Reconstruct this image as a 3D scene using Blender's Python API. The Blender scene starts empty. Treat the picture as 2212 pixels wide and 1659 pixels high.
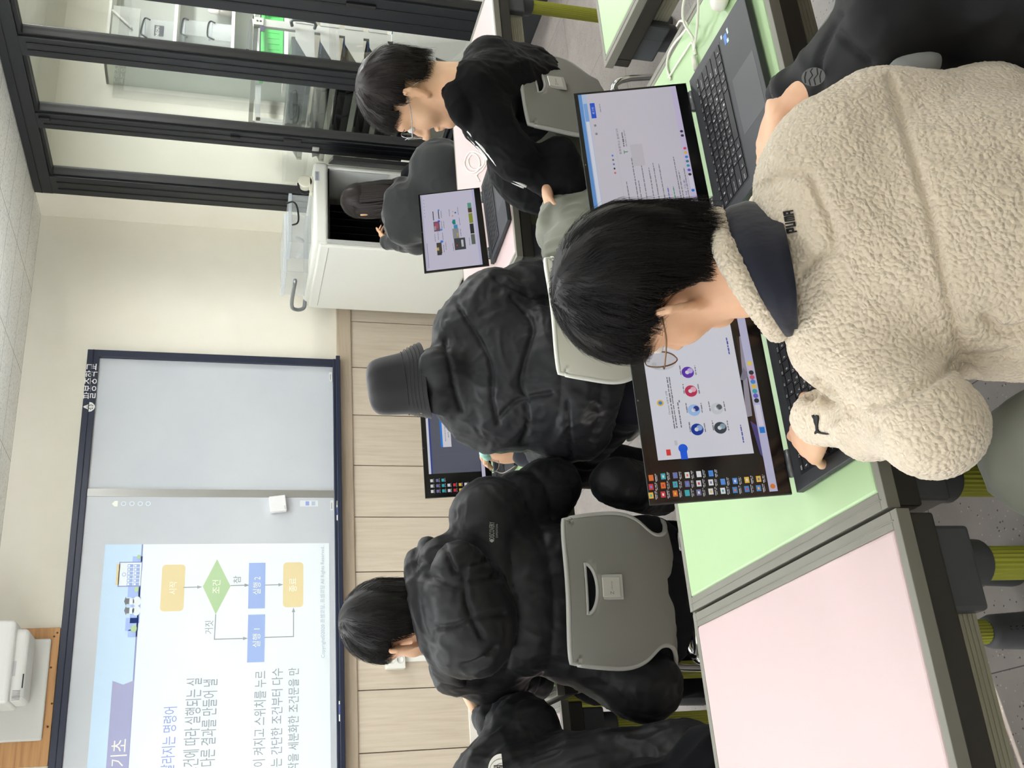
import bpy, math, random
import numpy as np
from mathutils import Vector, Matrix, noise as mnoise

C = bpy.context.scene.collection
SC = bpy.context.scene
# ------------------------------------------------------------------ camera (the phone was held sideways: the picture is turned 90 degrees)
FPX, CAM_H = 2244.0, 1.6
YAW, PITCH, ROLL = math.radians(24.765), math.radians(15.466), math.radians(-2.0612)

def cam_axes():
    cy, sy, cp, sp = math.cos(YAW), math.sin(YAW), math.cos(PITCH), math.sin(PITCH)
    fw = np.array([sy*cp, cy*cp, -sp]); r = np.array([cy, -sy, 0.0]); dn = np.cross(fw, r)
    c, s = math.cos(ROLL), math.sin(ROLL)
    return c*r + s*dn, -s*r + c*dn, fw
RIGHT, DOWN, FWD = cam_axes()
CAM = np.array([0.0, 0.0, CAM_H])
cd = bpy.data.cameras.new('camera'); cam = bpy.data.objects.new('camera', cd); C.objects.link(cam)
cd.sensor_fit = 'HORIZONTAL'; cd.sensor_width = 36.0; cd.lens = FPX/2212*36.0; cd.clip_start = 0.05
m = Matrix.Identity(4)
for i in range(3):
    m[i][0] = DOWN[i]; m[i][1] = RIGHT[i]; m[i][2] = -FWD[i]; m[i][3] = CAM[i]
cam.matrix_world = m
SC.camera = cam

def ray(x, y):
    return RIGHT*((1659-y-829.5)/FPX) + DOWN*((x-1106.0)/FPX) + FWD
def at(x, y, d):                 # survey helper: picture point + distance along the view axis -> place in the room
    return CAM + ray(x, y)*d
def onX(x, y, X): r = ray(x, y); return CAM + r*(X/r[0])
def onY(x, y, Y): r = ray(x, y); return CAM + r*(Y/r[1])
def onZ(x, y, Z): r = ray(x, y); return CAM + r*((Z-CAM_H)/r[2])

# ------------------------------------------------------------------ render look, world, lights
SC.view_settings.view_transform = 'Standard'; SC.view_settings.look = 'None'
SC.view_settings.gamma = 1.0; SC.view_settings.use_curve_mapping = False
SC.view_settings.exposure = -0.04
SC.cycles.use_denoising = True
SC.cycles.max_bounces = 8; SC.cycles.diffuse_bounces = 4; SC.cycles.transparent_max_bounces = 12
SC.cycles.sample_clamp_indirect = 40.0
w = bpy.data.worlds.new('world'); SC.world = w; w.use_nodes = True
nt = w.node_tree; bg = nt.nodes['Background']
sky = nt.nodes.new('ShaderNodeTexSky'); sky.sky_type = 'HOSEK_WILKIE'; sky.turbidity = 3.0
sky.sun_direction = (-0.75, 0.25, 0.6)
nt.links.new(sky.outputs[0], bg.inputs[0]); bg.inputs[1].default_value = 0.7

def area(name, loc, sx, sy, power, col=(1, 1, 1), rot=(0, 0, 0)):
    l = bpy.data.lights.new(name, 'AREA'); l.shape = 'RECTANGLE'; l.size = sx; l.size_y = sy
    l.energy = power; l.color = col
    o = bpy.data.objects.new(name, l); o.location = loc; o.rotation_euler = rot; C.objects.link(o); return o
# ceiling lamps throw light down; uplights without fixtures are added to brighten the ceiling
for yy, pw, up in ((-1.4, 6.0, 12.0), (1.0, 2.5, 14.0), (3.1, 4.0, 34.0), (4.9, 3.0, 48.0)):
    for xx in (-2.4, 0.0, 2.4):
        area('ceiling_lamp_light', (xx, yy, 2.74), 1.1, 0.3, pw, (0.93, 0.97, 1.05))
        area('ceiling_fill_uplight', (xx, yy, 2.55), 1.1, 0.4, up, (0.93, 0.97, 1.05), (math.pi, 0, 0))
for yy in (1.5, 4.6):
    area('store_lamp_light', (5.7, yy, 2.86), 1.2, 0.5, 215.0, (1.0, 0.97, 1.0))
# daylight through the windows of the left wall
area('window_daylight', (-3.92, 2.4, 1.75), 1.5, 5.5, 70.0, (0.90, 0.93, 1.0), (0, -math.pi/2, 0))

# ------------------------------------------------------------------ materials
def lin(c):
    c = c/255.0
    return c/12.92 if c <= 0.04045 else ((c+0.055)/1.055)**2.4
def rgb(c): return (lin(c[0]), lin(c[1]), lin(c[2]), 1.0)
_mats = {}
def M(name, col=(128, 128, 128), rough=0.6, metal=0.0, emit=0.0, spec=None, sheen=0.0, coat=0.0):
    if name in _mats: return _mats[name]
    mt = bpy.data.materials.new(name); mt.use_nodes = True; _mats[name] = mt
    b = mt.node_tree.nodes['Principled BSDF']
    b.inputs['Base Color'].default_value = rgb(col); b.inputs['Roughness'].default_value = rough
    b.inputs['Metallic'].default_value = metal
    if spec is not None: b.inputs['Specular IOR Level'].default_value = spec
    if sheen: b.inputs['Sheen Weight'].default_value = sheen
    if coat: b.inputs['Coat Weight'].default_value = coat; b.inputs['Coat Roughness'].default_value = 0.1
    if emit:
        b.inputs['Emission Color'].default_value = rgb(col); b.inputs['Emission Strength'].default_value = emit
    return mt
def nodes(mt): return mt.node_tree.nodes, mt.node_tree.links, mt.node_tree.nodes['Principled BSDF']
def coords(N, L, scale=(1, 1, 1), rot=(0, 0, 0)):
    tc = N.new('ShaderNodeTexCoord'); mp = N.new('ShaderNodeMapping')
    mp.inputs['Scale'].default_value = scale; mp.inputs['Rotation'].default_value = rot
    L.new(tc.outputs['Object'], mp.inputs[0]); return mp.outputs[0]
def noise_tex(N, L, co, scale, detail=4.0, rough=0.55):
    n = N.new('ShaderNodeTexNoise'); n.inputs['Scale'].default_value = scale; n.inputs['Detail'].default_value = detail
    n.inputs['Roughness'].default_value = rough; L.new(co, n.inputs['Vector']); return n.outputs['Fac']
def ramp(N, L, fac, stops):
    r = N.new('ShaderNodeValToRGB'); e = r.color_ramp.elements
    while len(e) < len(stops): e.new(0.5)
    for k, (p, c) in enumerate(stops): e[k].position = p; e[k].color = rgb(c)
    L.new(fac, r.inputs[0]); return r.outputs[0]
def bump(N, L, B, height, strength, dist):
    b = N.new('ShaderNodeBump'); b.inputs['Strength'].default_value = strength; b.inputs['Distance'].default_value = dist
    L.new(height, b.inputs['Height']); L.new(b.outputs[0], B.inputs['Normal']); return b
def mixc(N, L, fac, a, b, mode='MIX'):
    n = N.new('ShaderNodeMix'); n.data_type = 'RGBA'; n.blend_type = mode
    for s, v in ((n.inputs[0], fac), (n.inputs[6], a), (n.inputs[7], b)):
        if hasattr(v, 'default_value') or hasattr(v, 'links'): L.new(v, s)
        else: s.default_value = v
    return n.outputs[2]
def math_(N, L, op, a, b=None):
    n = N.new('ShaderNodeMath'); n.operation = op
    for s, v in ((n.inputs[0], a), (n.inputs[1], b)):
        if v is None: continue
        if hasattr(v, 'links'): L.new(v, s)
        else: s.default_value = v
    return n.outputs[0]

def plaster(name, c1, c2, rough=0.9, sc=3.0):
    mt = M(name, c1, rough); N, L, B = nodes(mt); co = coords(N, L)
    L.new(ramp(N, L, noise_tex(N, L, co, sc), [(0.35, c1), (0.7, c2)]), B.inputs['Base Color'])
    bump(N, L, B, noise_tex(N, L, co, 180.0, 2.0), 0.12, 0.002); return mt
WALL = plaster('painted_plaster', (238, 234, 219), (234, 229, 213))
WALLW = plaster('pale_plaster', (222, 221, 210), (216, 215, 203))
def mat_ceiling():
    mt = M('ceiling_board', (206, 204, 192), 0.95); N, L, B = nodes(mt); co = coords(N, L)
    wv = N.new('ShaderNodeTexNoise'); wv.inputs['Scale'].default_value = 60; wv.inputs['Detail'].default_value = 3
    L.new(coords(N, L, (1, 4, 1), (0, 0, 0.6)), wv.inputs['Vector'])
    col = ramp(N, L, wv.outputs['Fac'], [(0.34, (176, 175, 166)), (0.42, (243, 242, 234)), (0.8, (247, 246, 239))])
    br = N.new('ShaderNodeTexBrick'); br.offset = 0; br.inputs['Scale'].default_value = 1.0
    br.inputs['Mortar Size'].default_value = 0.0022; br.inputs['Brick Width'].default_value = 0.6; br.inputs['Row Height'].default_value = 0.3
    br.inputs['Color1'].default_value = (1, 1, 1, 1); br.inputs['Color2'].default_value = (1, 1, 1, 1); br.inputs['Mortar'].default_value = rgb((150, 146, 136))
    L.new(co, br.inputs['Vector'])
    L.new(mixc(N, L, 1.0, col, br.outputs[0], 'MULTIPLY'), B.inputs['Base Color'])
    bump(N, L, B, wv.outputs['Fac'], 0.25, 0.003); return mt
def mat_floor():
    mt = M('speckled_vinyl', (122, 114, 110), 0.35); N, L, B = nodes(mt); co = coords(N, L)
    base = ramp(N, L, noise_tex(N, L, co, 9.0, 5.0), [(0.3, (124, 117, 113)), (0.7, (137, 129, 124))])
    v = N.new('ShaderNodeTexVoronoi'); v.inputs['Scale'].default_value = 120; L.new(co, v.inputs['Vector'])
    rnd = N.new('ShaderNodeSeparateColor'); L.new(v.outputs['Color'], rnd.inputs[0])
    near = math_(N, L, 'LESS_THAN', v.outputs['Distance'], 0.26)
    dark = math_(N, L, 'MULTIPLY', near, math_(N, L, 'LESS_THAN', rnd.outputs[0], 0.16))
    light = math_(N, L, 'MULTIPLY', near, math_(N, L, 'GREATER_THAN', rnd.outputs[0], 0.84))
    c = mixc(N, L, dark, base, rgb((58, 52, 54))); c = mixc(N, L, light, c, rgb((158, 150, 143)))
    sx = N.new('ShaderNodeSeparateXYZ'); L.new(co, sx.inputs[0])
    ln = None
    for out, off, per in ((sx.outputs[0], 0.251, 0.6), (sx.outputs[1], 2.003, 0.6)):
        q = math_(N, L, 'PINGPONG', math_(N, L, 'SUBTRACT', out, off), per/2)
        q = math_(N, L, 'LESS_THAN', q, 0.0013)
        ln = q if ln is None else math_(N, L, 'MAXIMUM', ln, q)
    c = mixc(N, L, ln, c, rgb((60, 54, 52)))
    L.new(c, B.inputs['Base Color'])
    L.new(math_(N, L, 'ADD', math_(N, L, 'MULTIPLY', noise_tex(N, L, co, 20), 0.2), 0.3), B.inputs['Roughness'])
    return mt
def mat_wood(name, c1, c2, axis=2, scale=1.0, rough=0.55, stretch=14.0):
    mt = M(name, c1, rough); N, L, B = nodes(mt)
    s = [stretch*2, stretch*2, stretch*2]; s[axis] = 1.6
    co = coords(N, L, tuple(x*scale for x in s))
    n = noise_tex(N, L, co, 1.6, 6.0, 0.6)
    L.new(ramp(N, L, n, [(0.28, c2), (0.5, c1), (0.75, tuple(min(255, x+9) for x in c1))]), B.inputs['Base Color'])
    bump(N, L, B, n, 0.15, 0.001); return mt
def mat_glass(name, tint=(236, 242, 240), refl=0.12, rough=0.0):
    mt = bpy.data.materials.new(name); mt.use_nodes = True; N = mt.node_tree.nodes; L = mt.node_tree.links
    N.remove(N['Principled BSDF']); out = N['Material Output']
    tr = N.new('ShaderNodeBsdfTransparent'); tr.inputs[0].default_value = rgb(tint)
    gl = N.new('ShaderNodeBsdfGlossy'); gl.inputs['Roughness'].default_value = rough
    fr = N.new('ShaderNodeFresnel'); fr.inputs[0].default_value = 1.35
    mx = N.new('ShaderNodeMixShader')
    L.new(math_(N, L, 'MULTIPLY', fr.outputs[0], refl*5), mx.inputs[0]); L.new(tr.outputs[0], mx.inputs[1]); L.new(gl.outputs[0], mx.inputs[2])
    L.new(mx.outputs[0], out.inputs[0]); return mt
def mat_clear(name, tint, alpha):          # clear plastic: mostly see-through with a milky share
    mt = bpy.data.materials.new(name); mt.use_nodes = True; N = mt.node_tree.nodes; L = mt.node_tree.links
    B = N['Principled BSDF']; B.inputs['Base Color'].default_value = rgb(tint); B.inputs['Roughness'].default_value = 0.15
    B.inputs['Alpha'].default_value = alpha; return mt
def mat_fabric(name, col, rough=0.75, wr=0.35, fine=900.0, sheen=0.25, spec=0.35, wscale=7.0, wdist=0.012):
    mt = M(name, col, rough, sheen=sheen, spec=spec); N, L, B = nodes(mt); co = coords(N, L)
    n1 = noise_tex(N, L, coords(N, L, (1, 1, 0.55)), wscale, 3.0, 0.5)
    n2 = noise_tex(N, L, co, fine, 1.0)
    B.inputs['Sheen Roughness'].default_value = 0.4
    b1 = bump(N, L, B, n1, wr, wdist)
    b2 = N.new('ShaderNodeBump'); b2.inputs['Strength'].default_value = 0.12; b2.inputs['Distance'].default_value = 0.0006
    L.new(n2, b2.inputs['Height']); L.new(b1.outputs[0], b2.inputs['Normal']); L.new(b2.outputs[0], B.inputs['Normal'])
    return mt
def mat_skin(name, c1=(226, 184, 150), c2=(214, 164, 130)):
    mt = M(name, c1, 0.5); N, L, B = nodes(mt); co = coords(N, L)
    L.new(ramp(N, L, noise_tex(N, L, co, 14.0, 3.0), [(0.35, c1), (0.7, c2)]), B.inputs['Base Color'])
    B.inputs['Subsurface Weight'].default_value = 0.12; B.inputs['Subsurface Radius'].default_value = (0.02, 0.008, 0.004)
    B.inputs['Subsurface Scale'].default_value = 0.3
    bump(N, L, B, noise_tex(N, L, co, 260.0, 2.0), 0.10, 0.0012); return mt

# ------------------------------------------------------------------ mesh builders
class MB:
    def __init__(s): s.v = []; s.f = []; s.m = []; s.sm = []
    def add(s, verts, faces, mat=0, smooth=False):
        o = len(s.v); s.v += [tuple(map(float, p)) for p in verts]
        for f in faces: s.f.append([i+o for i in f]); s.m.append(mat); s.sm.append(smooth)
    def box(s, c, d, mat=0, R=None):
        x, y, z = d[0]/2, d[1]/2, d[2]/2
        P = [np.array(p) for p in ((-x,-y,-z),(x,-y,-z),(x,y,-z),(-x,y,-z),(-x,-y,z),(x,-y,z),(x,y,z),(-x,y,z))]
        if R is not None: P = [R @ p for p in P]
        s.add([p+np.array(c) for p in P], [(0,3,2,1),(4,5,6,7),(0,1,5,4),(1,2,6,5),(2,3,7,6),(3,0,4,7)], mat)
    def span(s, a, b, mat=0):
        a = np.array(a, float); b = np.array(b, float); s.box((a+b)/2, np.abs(b-a), mat)
    def prism(s, poly, ext, mat=0):       # closed polygon of 3-D points pushed along a vector
        P = [np.array(p, float) for p in poly]; e = np.array(ext, float); n = len(P)
        s.add(P+[p+e for p in P], [list(range(n))[::-1], list(range(n, 2*n))]+[(i, (i+1) % n, n+(i+1) % n, n+i) for i in range(n)], mat)
    def face(s, poly, mat=0): s.add(poly, [list(range(len(poly)))], mat)
    def tube(s, pts, r, n=10, mat=0, closed=False):
        P = [np.array(p, float) for p in pts]; k = len(P)
        rr = r if isinstance(r, (list, tuple, np.ndarray)) else [r]*k
        V = []; F = []; prev = None
        for i in range(k):
            a = P[(i-1) % k] if (closed or i > 0) else P[i]; b = P[(i+1) % k] if (closed or i < k-1) else P[i]
            t = b-a; t = t/(np.linalg.norm(t)+1e-12)
            if prev is None:
                up = np.array([0, 0, 1.0]) if abs(t[2]) < 0.9 else np.array([1.0, 0, 0]); x = np.cross(t, up)
            else: x = prev-t*np.dot(prev, t)
            x = x/(np.linalg.norm(x)+1e-12); prev = x; y = np.cross(t, x)
            for j in range(n):
                a_ = 2*math.pi*j/n; V.append(P[i]+(x*math.cos(a_)+y*math.sin(a_))*rr[i])
        for i in range(k if closed else k-1):
            for j in range(n):
                F.append((i*n+j, i*n+(j+1) % n, ((i+1) % k)*n+(j+1) % n, ((i+1) % k)*n+j))
        if not closed: F += [list(range(n))[::-1], [(k-1)*n+j for j in range(n)]]
        s.add(V, F, mat, True)
    def lathe(s, c, prof, n=24, mat=0, axis=(0, 0, 1)):
        ax = np.array(axis, float); ax /= np.linalg.norm(ax)
        u = np.cross(ax, [0, 0, 1.0] if abs(ax[2]) < 0.9 else [1.0, 0, 0]); u /= np.linalg.norm(u); w = np.cross(ax, u)
        V = []; F = []; k = len(prof)
        for r, h in prof:
            for j in range(n):
                a = 2*math.pi*j/n; V.append(np.array(c)+ax*h+(u*math.cos(a)+w*math.sin(a))*r)
        for i in range(k-1):
            for j in range(n): F.append((i*n+j, i*n+(j+1) % n, (i+1)*n+(j+1) % n, (i+1)*n+j))
        F += [list(range(n))[::-1], [(k-1)*n+j for j in range(n)]]
        s.add(V, F, mat, True)
    def disc(s, c, r, U, V, n=16, mat=0):
        U = np.array(U); V = np.array(V)
        s.face([np.array(c)+U*r*math.cos(2*math.pi*i/n)+V*r*math.sin(2*math.pi*i/n) for i in range(n)], mat)
    def text(s, string, org, U, V, mat=0, lift=None):   # org = lower left corner; U, V = full width / height vectors
        P, F = glyphs(string); U = np.array(U, float); V = np.array(V, float); o = np.array(org, float)
        s.add([o+U*p[0]+V*p[1] for p in P], F, mat)
    def build(s, name, mats, parent=None, bevel=0.0, seg=2, smooth=False, solid=0.0, subsurf=0):
        me = bpy.data.meshes.new(name); me.from_pydata(s.v, [], s.f)
        for mt in (mats if isinstance(mats, (list, tuple)) else [mats]): me.materials.append(mt)
        me.polygons.foreach_set('material_index', s.m)
        me.polygons.foreach_set('use_smooth', [True]*len(s.f) if smooth else s.sm); me.update()
        return link(name, me, parent, bevel, seg, solid, subsurf)
def link(name, me, parent=None, bevel=0.0, seg=2, solid=0.0, subsurf=0):
    o = bpy.data.objects.new(name, me); C.objects.link(o)
    if parent is not None:
        o.parent = parent
    if solid:
        q = o.modifiers.new('thickness', 'SOLIDIFY'); q.thickness = solid; q.offset = 0
    if bevel:
        q = o.modifiers.new('edges', 'BEVEL'); q.width = bevel; q.segments = seg; q.limit_method = 'ANGLE'; q.angle_limit = 0.6
        q.harden_normals = False
    if subsurf:
        q = o.modifiers.new('smooth', 'SUBSURF'); q.levels = subsurf; q.render_levels = subsurf
    return o
_gl = {}
def glyphs(string):
    if string in _gl: return _gl[string]
    cu = bpy.data.curves.new('t', 'FONT'); cu.body = string; cu.resolution_u = 2
    ob = bpy.data.objects.new('t', cu); me = bpy.data.meshes.new_from_object(ob)
    P = np.array([v.co[:2] for v in me.vertices]) if len(me.vertices) else np.zeros((1, 2))
    F = [list(p.vertices) for p in me.polygons]
    bpy.data.objects.remove(ob); bpy.data.curves.remove(cu); bpy.data.meshes.remove(me)
    lo = P.min(0); hi = P.max(0); P = (P-lo)/np.maximum(hi-lo, 1e-6)
    _gl[string] = (P, F); return _gl[string]
def raw_mesh(name, V, quads, mat, smooth=True):
    me = bpy.data.meshes.new(name); V = np.asarray(V, np.float32); Q = np.asarray(quads, np.int32)
    me.vertices.add(len(V)); me.vertices.foreach_set('co', V.ravel())
    k = Q.shape[1]; me.loops.add(Q.size); me.loops.foreach_set('vertex_index', Q.ravel())
    me.polygons.add(len(Q)); me.polygons.foreach_set('loop_start', np.arange(0, Q.size, k, dtype=np.int32))
    me.polygons.foreach_set('use_smooth', np.ones(len(Q), bool))
    for mt in (mat if isinstance(mat, (list, tuple)) else [mat]): me.materials.append(mt)
    me.update(calc_edges=True); me.validate(); return me
def thing(name, label, cat, loc=(0, 0, 0), rotz=0.0, group=None):
    o = bpy.data.objects.new(name, None); o.empty_display_size = 0.05; C.objects.link(o)
    o.location = loc; o.rotation_euler = (0, 0, rotz); o['label'] = label; o['category'] = cat
    if group: o['group'] = group
    return o
def tag(o, label, cat, group=None):
    o['label'] = label; o['category'] = cat
    if group: o['group'] = group
    return o
def struct(o, label=None):
    o['kind'] = 'structure'
    if label: o['label'] = label
    return o
def copy_tree(o, parent=None):
    c = o.copy(); C.objects.link(c)
    if parent is not None: c.parent = parent
    for ch in list(o.children): copy_tree(ch, c)
    return c
def rotz(a):
    c, s = math.cos(a), math.sin(a); return np.array([[c, -s, 0], [s, c, 0], [0, 0, 1.0]])
def bez(p0, p1, p2, p3, n):
    out = []
    for i in range(n+1):
        t = i/n; out.append((1-t)**3*np.array(p0)+3*t*(1-t)**2*np.array(p1)+3*t*t*(1-t)*np.array(p2)+t**3*np.array(p3))
    return out
def spline(pts, n=6):                 # Catmull-Rom through the points
    P = [np.array(p, float) for p in pts]; P = [2*P[0]-P[1]]+P+[2*P[-1]-P[-2]]; out = []
    for i in range(1, len(P)-2):
        for k in range(n):
            t = k/n; a, b, c, d = P[i-1:i+3]
            out.append(0.5*(2*b+(c-a)*t+(2*a-5*b+4*c-d)*t*t+(3*b-a-3*c+d)*t**3))
    out.append(P[-2]); return out

BLACKP = M('black_plastic', (26, 27, 29), 0.45)
DGREY = M('dark_grey_plastic', (78, 82, 85), 0.5)
WHITEP = M('white_plastic', (236, 235, 226), 0.35)
CHROME = M('chrome', (210, 212, 214), 0.12, 1.0)
INK = M('black_ink', (22, 22, 26), 0.6)
# ================================================================== the room
YF, XR, XL, YB, ZC = 6.61, 4.2, -4.0, -3.0, 2.855
sun = bpy.data.lights.new('sun', 'SUN'); sun.energy = 70.0; sun.angle = 0.003; sun.color = (1.0, 0.95, 0.86)
so = bpy.data.objects.new('sun', sun); C.objects.link(so)
so.rotation_euler = Vector((0.99, 0.14, -0.36)).to_track_quat('-Z', 'Y').to_euler()

b = MB(); b.span((XL-.1, YB-.1, -.1), (8.0, YF+.1, 0)); struct(b.build('floor', mat_floor()), 'grey speckled vinyl floor with tile joints')
b = MB(); b.span((XL-.1, YB-.1, ZC), (XR+.06, YF+.1, ZC+.1)); struct(b.build('ceiling', mat_ceiling()), 'white textured ceiling boards')
b = MB(); b.span((XL-.1, YF, 0), (8.0, YF+.1, ZC+.3)); struct(b.build('wall_front', WALL), 'beige plastered front wall')
b = MB(); b.span((XL-.1, YB-.1, 0), (8.0, YB, ZC+.3)); struct(b.build('wall_back', WALL))
b = MB(); b.span((XR, 6.29, 0), (XR+.12, YF, ZC)); struct(b.build('wall_right', WALL), 'narrow beige wall strip between glass partition and front wall')
b = MB()                                                        # unseen left wall, slits placed so the sun draws strips on the floor
for y0, y1, z0, z1 in ((YB, 1.325, 0, ZC), (1.342, 1.40, 0, ZC), (1.40, 1.62, 0, 1.05), (1.40, 1.62, 1.585, ZC), (1.62, YF, 0, ZC), (1.325, 1.342, 0, 1.0), (1.325, 1.342, 1.60, ZC)):
    b.span((XL-.1, y0, z0), (XL, y1, z1))
struct(b.build('wall_left', WALL))

# wood-look wainscot, cap rail, white baseboard
PANELW = mat_wood('pale_ash_panel', (203, 190, 170), (192, 178, 157), axis=2)
gx = [-2.74, -2.37, -2.01, -1.64, -1.27, -.90, -.53, -.165, .20, .566, .932, 1.30, 1.671, 2.038, 2.398, 2.764, 3.124, 3.486, 3.85, XR-.002]
b = MB()
for a, c in zip(gx[:-1], gx[1:]): b.span((a+.003, YF-.022, .06), (c-.003, YF, .748))
b.span((gx[0], YF-.012, .06), (gx[-1], YF, .748), 1)
struct(b.build('trim_1', [PANELW, M('groove_brown', (110, 92, 74), .8)], bevel=.0015), 'pale wood wainscot panels with thin grooves under the whiteboard')
b = MB(); b.span((gx[0], YF-.036, .752), (XR-.002, YF, .850)); b.span((gx[0], YF-.03, .748), (XR-.002, YF, .753))
struct(b.build('trim_2', mat_wood('cap_rail_wood', (190, 174, 152), (170, 153, 130), axis=0), bevel=.004), 'pale wood cap rail along the top of the wainscot')
b = MB(); b.span((gx[0], YF-.03, 0), (XR-.002, YF, .062)); struct(b.build('baseboard_front', M('baseboard_white', (226, 222, 210), .5), bevel=.004), 'white baseboard under the wainscot')

# ------------------------------------------------------------------ glazed partition on the right
PF = M('black_aluminium', (29, 32, 36), 0.42); PFD = M('black_rubber_gasket', (16, 17, 19), 0.6)
part = bpy.data.objects.new('window_1', None); C.objects.link(part); struct(part, 'black aluminium framed glass partition to the store room')
def post(y0, y1, name='post', z0=.0, z1=2.845):
    b = MB(); b.span((XR-.033, y0, z0), (XR+.058, y1, 2.738))
    w_ = y1-y0
    for f in (.30, .68): b.span((XR-.038, y0+w_*f-.006, .28), (XR-.032, y0+w_*f+.006, 2.70), 1)
    b.span((XR-.018, y0-.012, .275), (XR+.038, y1+.012, 2.73), 1)
    return struct(b.build(name, [PF, PFD], part, bevel=.003))
for y0, y1 in ((6.09, 6.285), (5.45, 5.59), (4.80, 4.95), (4.20, 4.42), (3.2, 3.36), (2.2, 2.36), (1.2, 1.36)): post(y0, y1)
b = MB(); b.span((XR-.035, .0, 2.735), (XR+.06, 6.285, 2.85)); b.span((XR-.041, 0, 2.80), (XR-.034, 6.28, 2.806), 1); b.span((XR-.02, 0, 2.715), (XR+.04, 6.2, 2.735), 1)
struct(b.build('top_rail', [PF, PFD], part, bevel=.003))
b = MB(); b.span((XR-.09, .0, 0), (XR+.06, 6.285, .27)); b.span((XR-.02, 0, .27), (XR+.04, 6.2, .285), 1)
struct(b.build('bottom_rail', [PF, PFD], part, bevel=.003))
GLASS = mat_glass('partition_glass', (240, 243, 240), 0.08)
for y0, y1 in ((5.60, 6.08), (4.96, 5.44), (4.43, 4.79), (3.37, 4.19), (2.37, 3.19), (1.37, 2.19)):
    b = MB(); b.span((XR+.008, y0, .285), (XR+.014, y1, 2.715)); struct(b.build('pane', GLASS, part), 'clear glass pane')
for p, dz, dy in ((onX(632, 306, XR-.04), .055, .02), (onX(508, 297, XR-.04), .03, .012), (onX(96, 256, XR-.04), .032, .012), (onX(780, 12, XR-.04), .08, .014)):
    b = MB(); b.span((XR-.052, p[1]-dy, p[2]-dz), (XR-.03, p[1]+dy, p[2]+dz)); struct(b.build('latch', BLACKP, part, bevel=.004))
p = onX(682, 322, XR-.04); b = MB(); b.span((XR-.044, p[1]-.02, p[2]-.022), (XR-.034, p[1]+.02, p[2]+.022)); struct(b.build('lock_plate', M('satin_steel', (190, 190, 188), .35, .8), part, bevel=.003))

# ------------------------------------------------------------------ store room behind the glass
b = MB(); b.span((7.6, YB, 0), (7.7, YF, 3.2)); struct(b.build('wall_store_side', WALLW))
b = MB(); b.span((XR+.13, YF-.012, 0), (7.6, YF-.002, 3.05)); struct(b.build('wall_store_end', WALLW), 'white store room wall behind the glass')
b = MB(); b.span((XR+.06, YB, 2.99), (7.6, YF, 3.08)); struct(b.build('ceiling_store', WALLW))
b = MB(); b.span((XR+.0, YB, ZC), (XR+.12, YF, 3.0)); struct(b.build('wall_right_head', WALL))
b = MB(); b.span((XR-.03, YB, 0), (XR+.1, 0.0, ZC)); struct(b.build('wall_right_rear', WALL))

# ================================================================== whiteboard
NAVY = M('navy_frame', (33, 40, 60), 0.38)
BOARD = M('whiteboard_enamel', (205, 209, 213), 0.28); N, L, B = nodes(BOARD)
L.new(ramp(N, L, noise_tex(N, L, coords(N, L), 1.6, 5.0), [(0.3, (194, 199, 204)), (0.7, (201, 205, 209))]), B.inputs['Base Color'])
wb = thing('whiteboard', 'large navy framed whiteboard with projected lesson slide on the front wall', 'whiteboard', (1.0, YF, .83))
wb.matrix_basis = Matrix.Identity(4)
X0, X1 = -1.15, 3.17
b = MB()
b.span((X0, YF-.045, 2.395), (X1, YF, 2.468)); b.span((X0, YF-.045, .868), (X0+.05, YF, 2.40)); b.span((X1-.05, YF-.045, .868), (X1, YF, 2.40))
b.span((X0, YF-.05, .83), (X1, YF, .88)); b.span((X0, YF-.10, .838), (X1, YF, .852)); b.span((X0, YF-.105, .838), (X1, YF-.098, .866))
b.span((X0, YF-.049, 2.428), (X1, YF-.04, 2.434))
b.build('frame', NAVY, wb, bevel=.003)
b = MB(); b.span((2.215, YF-.018, .878), (X1-.05, YF-.002, 2.396)); b.build('board_panel', BOARD, wb)
b = MB(); b.span((X0+.05, YF-.030, .878), (2.170, YF-.002, 2.396)); b.build('board_panel', BOARD, wb)
b = MB(); b.span((2.166, YF-.034, .878), (2.217, YF-.002, 2.396)); b.build('divider_strip', M('brushed_aluminium', (178, 178, 174), .35, .7), wb, bevel=.002)
def wbox(b, s, p0, p1, mat=0, Y=YF-.0475):      # text into the box whose corners are the picture points p0 (lower left) and p1 (upper right)
    a = onY(*p0, Y); c = onY(*p1, Y); b.text(s, a, (c[0]-a[0], 0, 0), (0, 0, c[2]-a[2]), mat)
b = MB(); wbox(b, '팔봉중학교', (206, 862), (185, 785)); b.build('school_name', M('white_lettering', (240, 240, 238), .5, emit=.0), wb)
e = onY(194, 879, YF-.0475); b = MB()
poly = [(-.030, -.012), (-.034, .004), (-.016, .012), (-.006, .034), (0, .040), (.006, .034), (.016, .012), (.034, .004), (.030, -.012), (.016, -.026), (0, -.032), (-.016, -.026)]
b.face([(e[0]+x, e[1], e[2]+z) for x, z in poly], 0)
for s in (-1, 1):
    b.face([(e[0]+s*x, e[1]-.0006, e[2]+z) for x, z in ((.003, .026), (.009, .010), (.016, -.002), (.011, -.003), (.004, .010))][::s], 1)
    b.face([(e[0]+s*x, e[1]-.0006, e[2]+z) for x, z in ((.004, -.006), (.02, -.004), (.022, -.008), (.004, -.010))][::s], 1)
    b.face([(e[0]+s*x, e[1]-.0006, e[2]+z) for x, z in ((.004, -.015), (.016, -.013), (.015, -.018), (.004, -.020))][::s], 1)
b.build('school_emblem', [M('white_lettering'), M('emblem_green', (60, 84, 70), .6)], wb)
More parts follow.
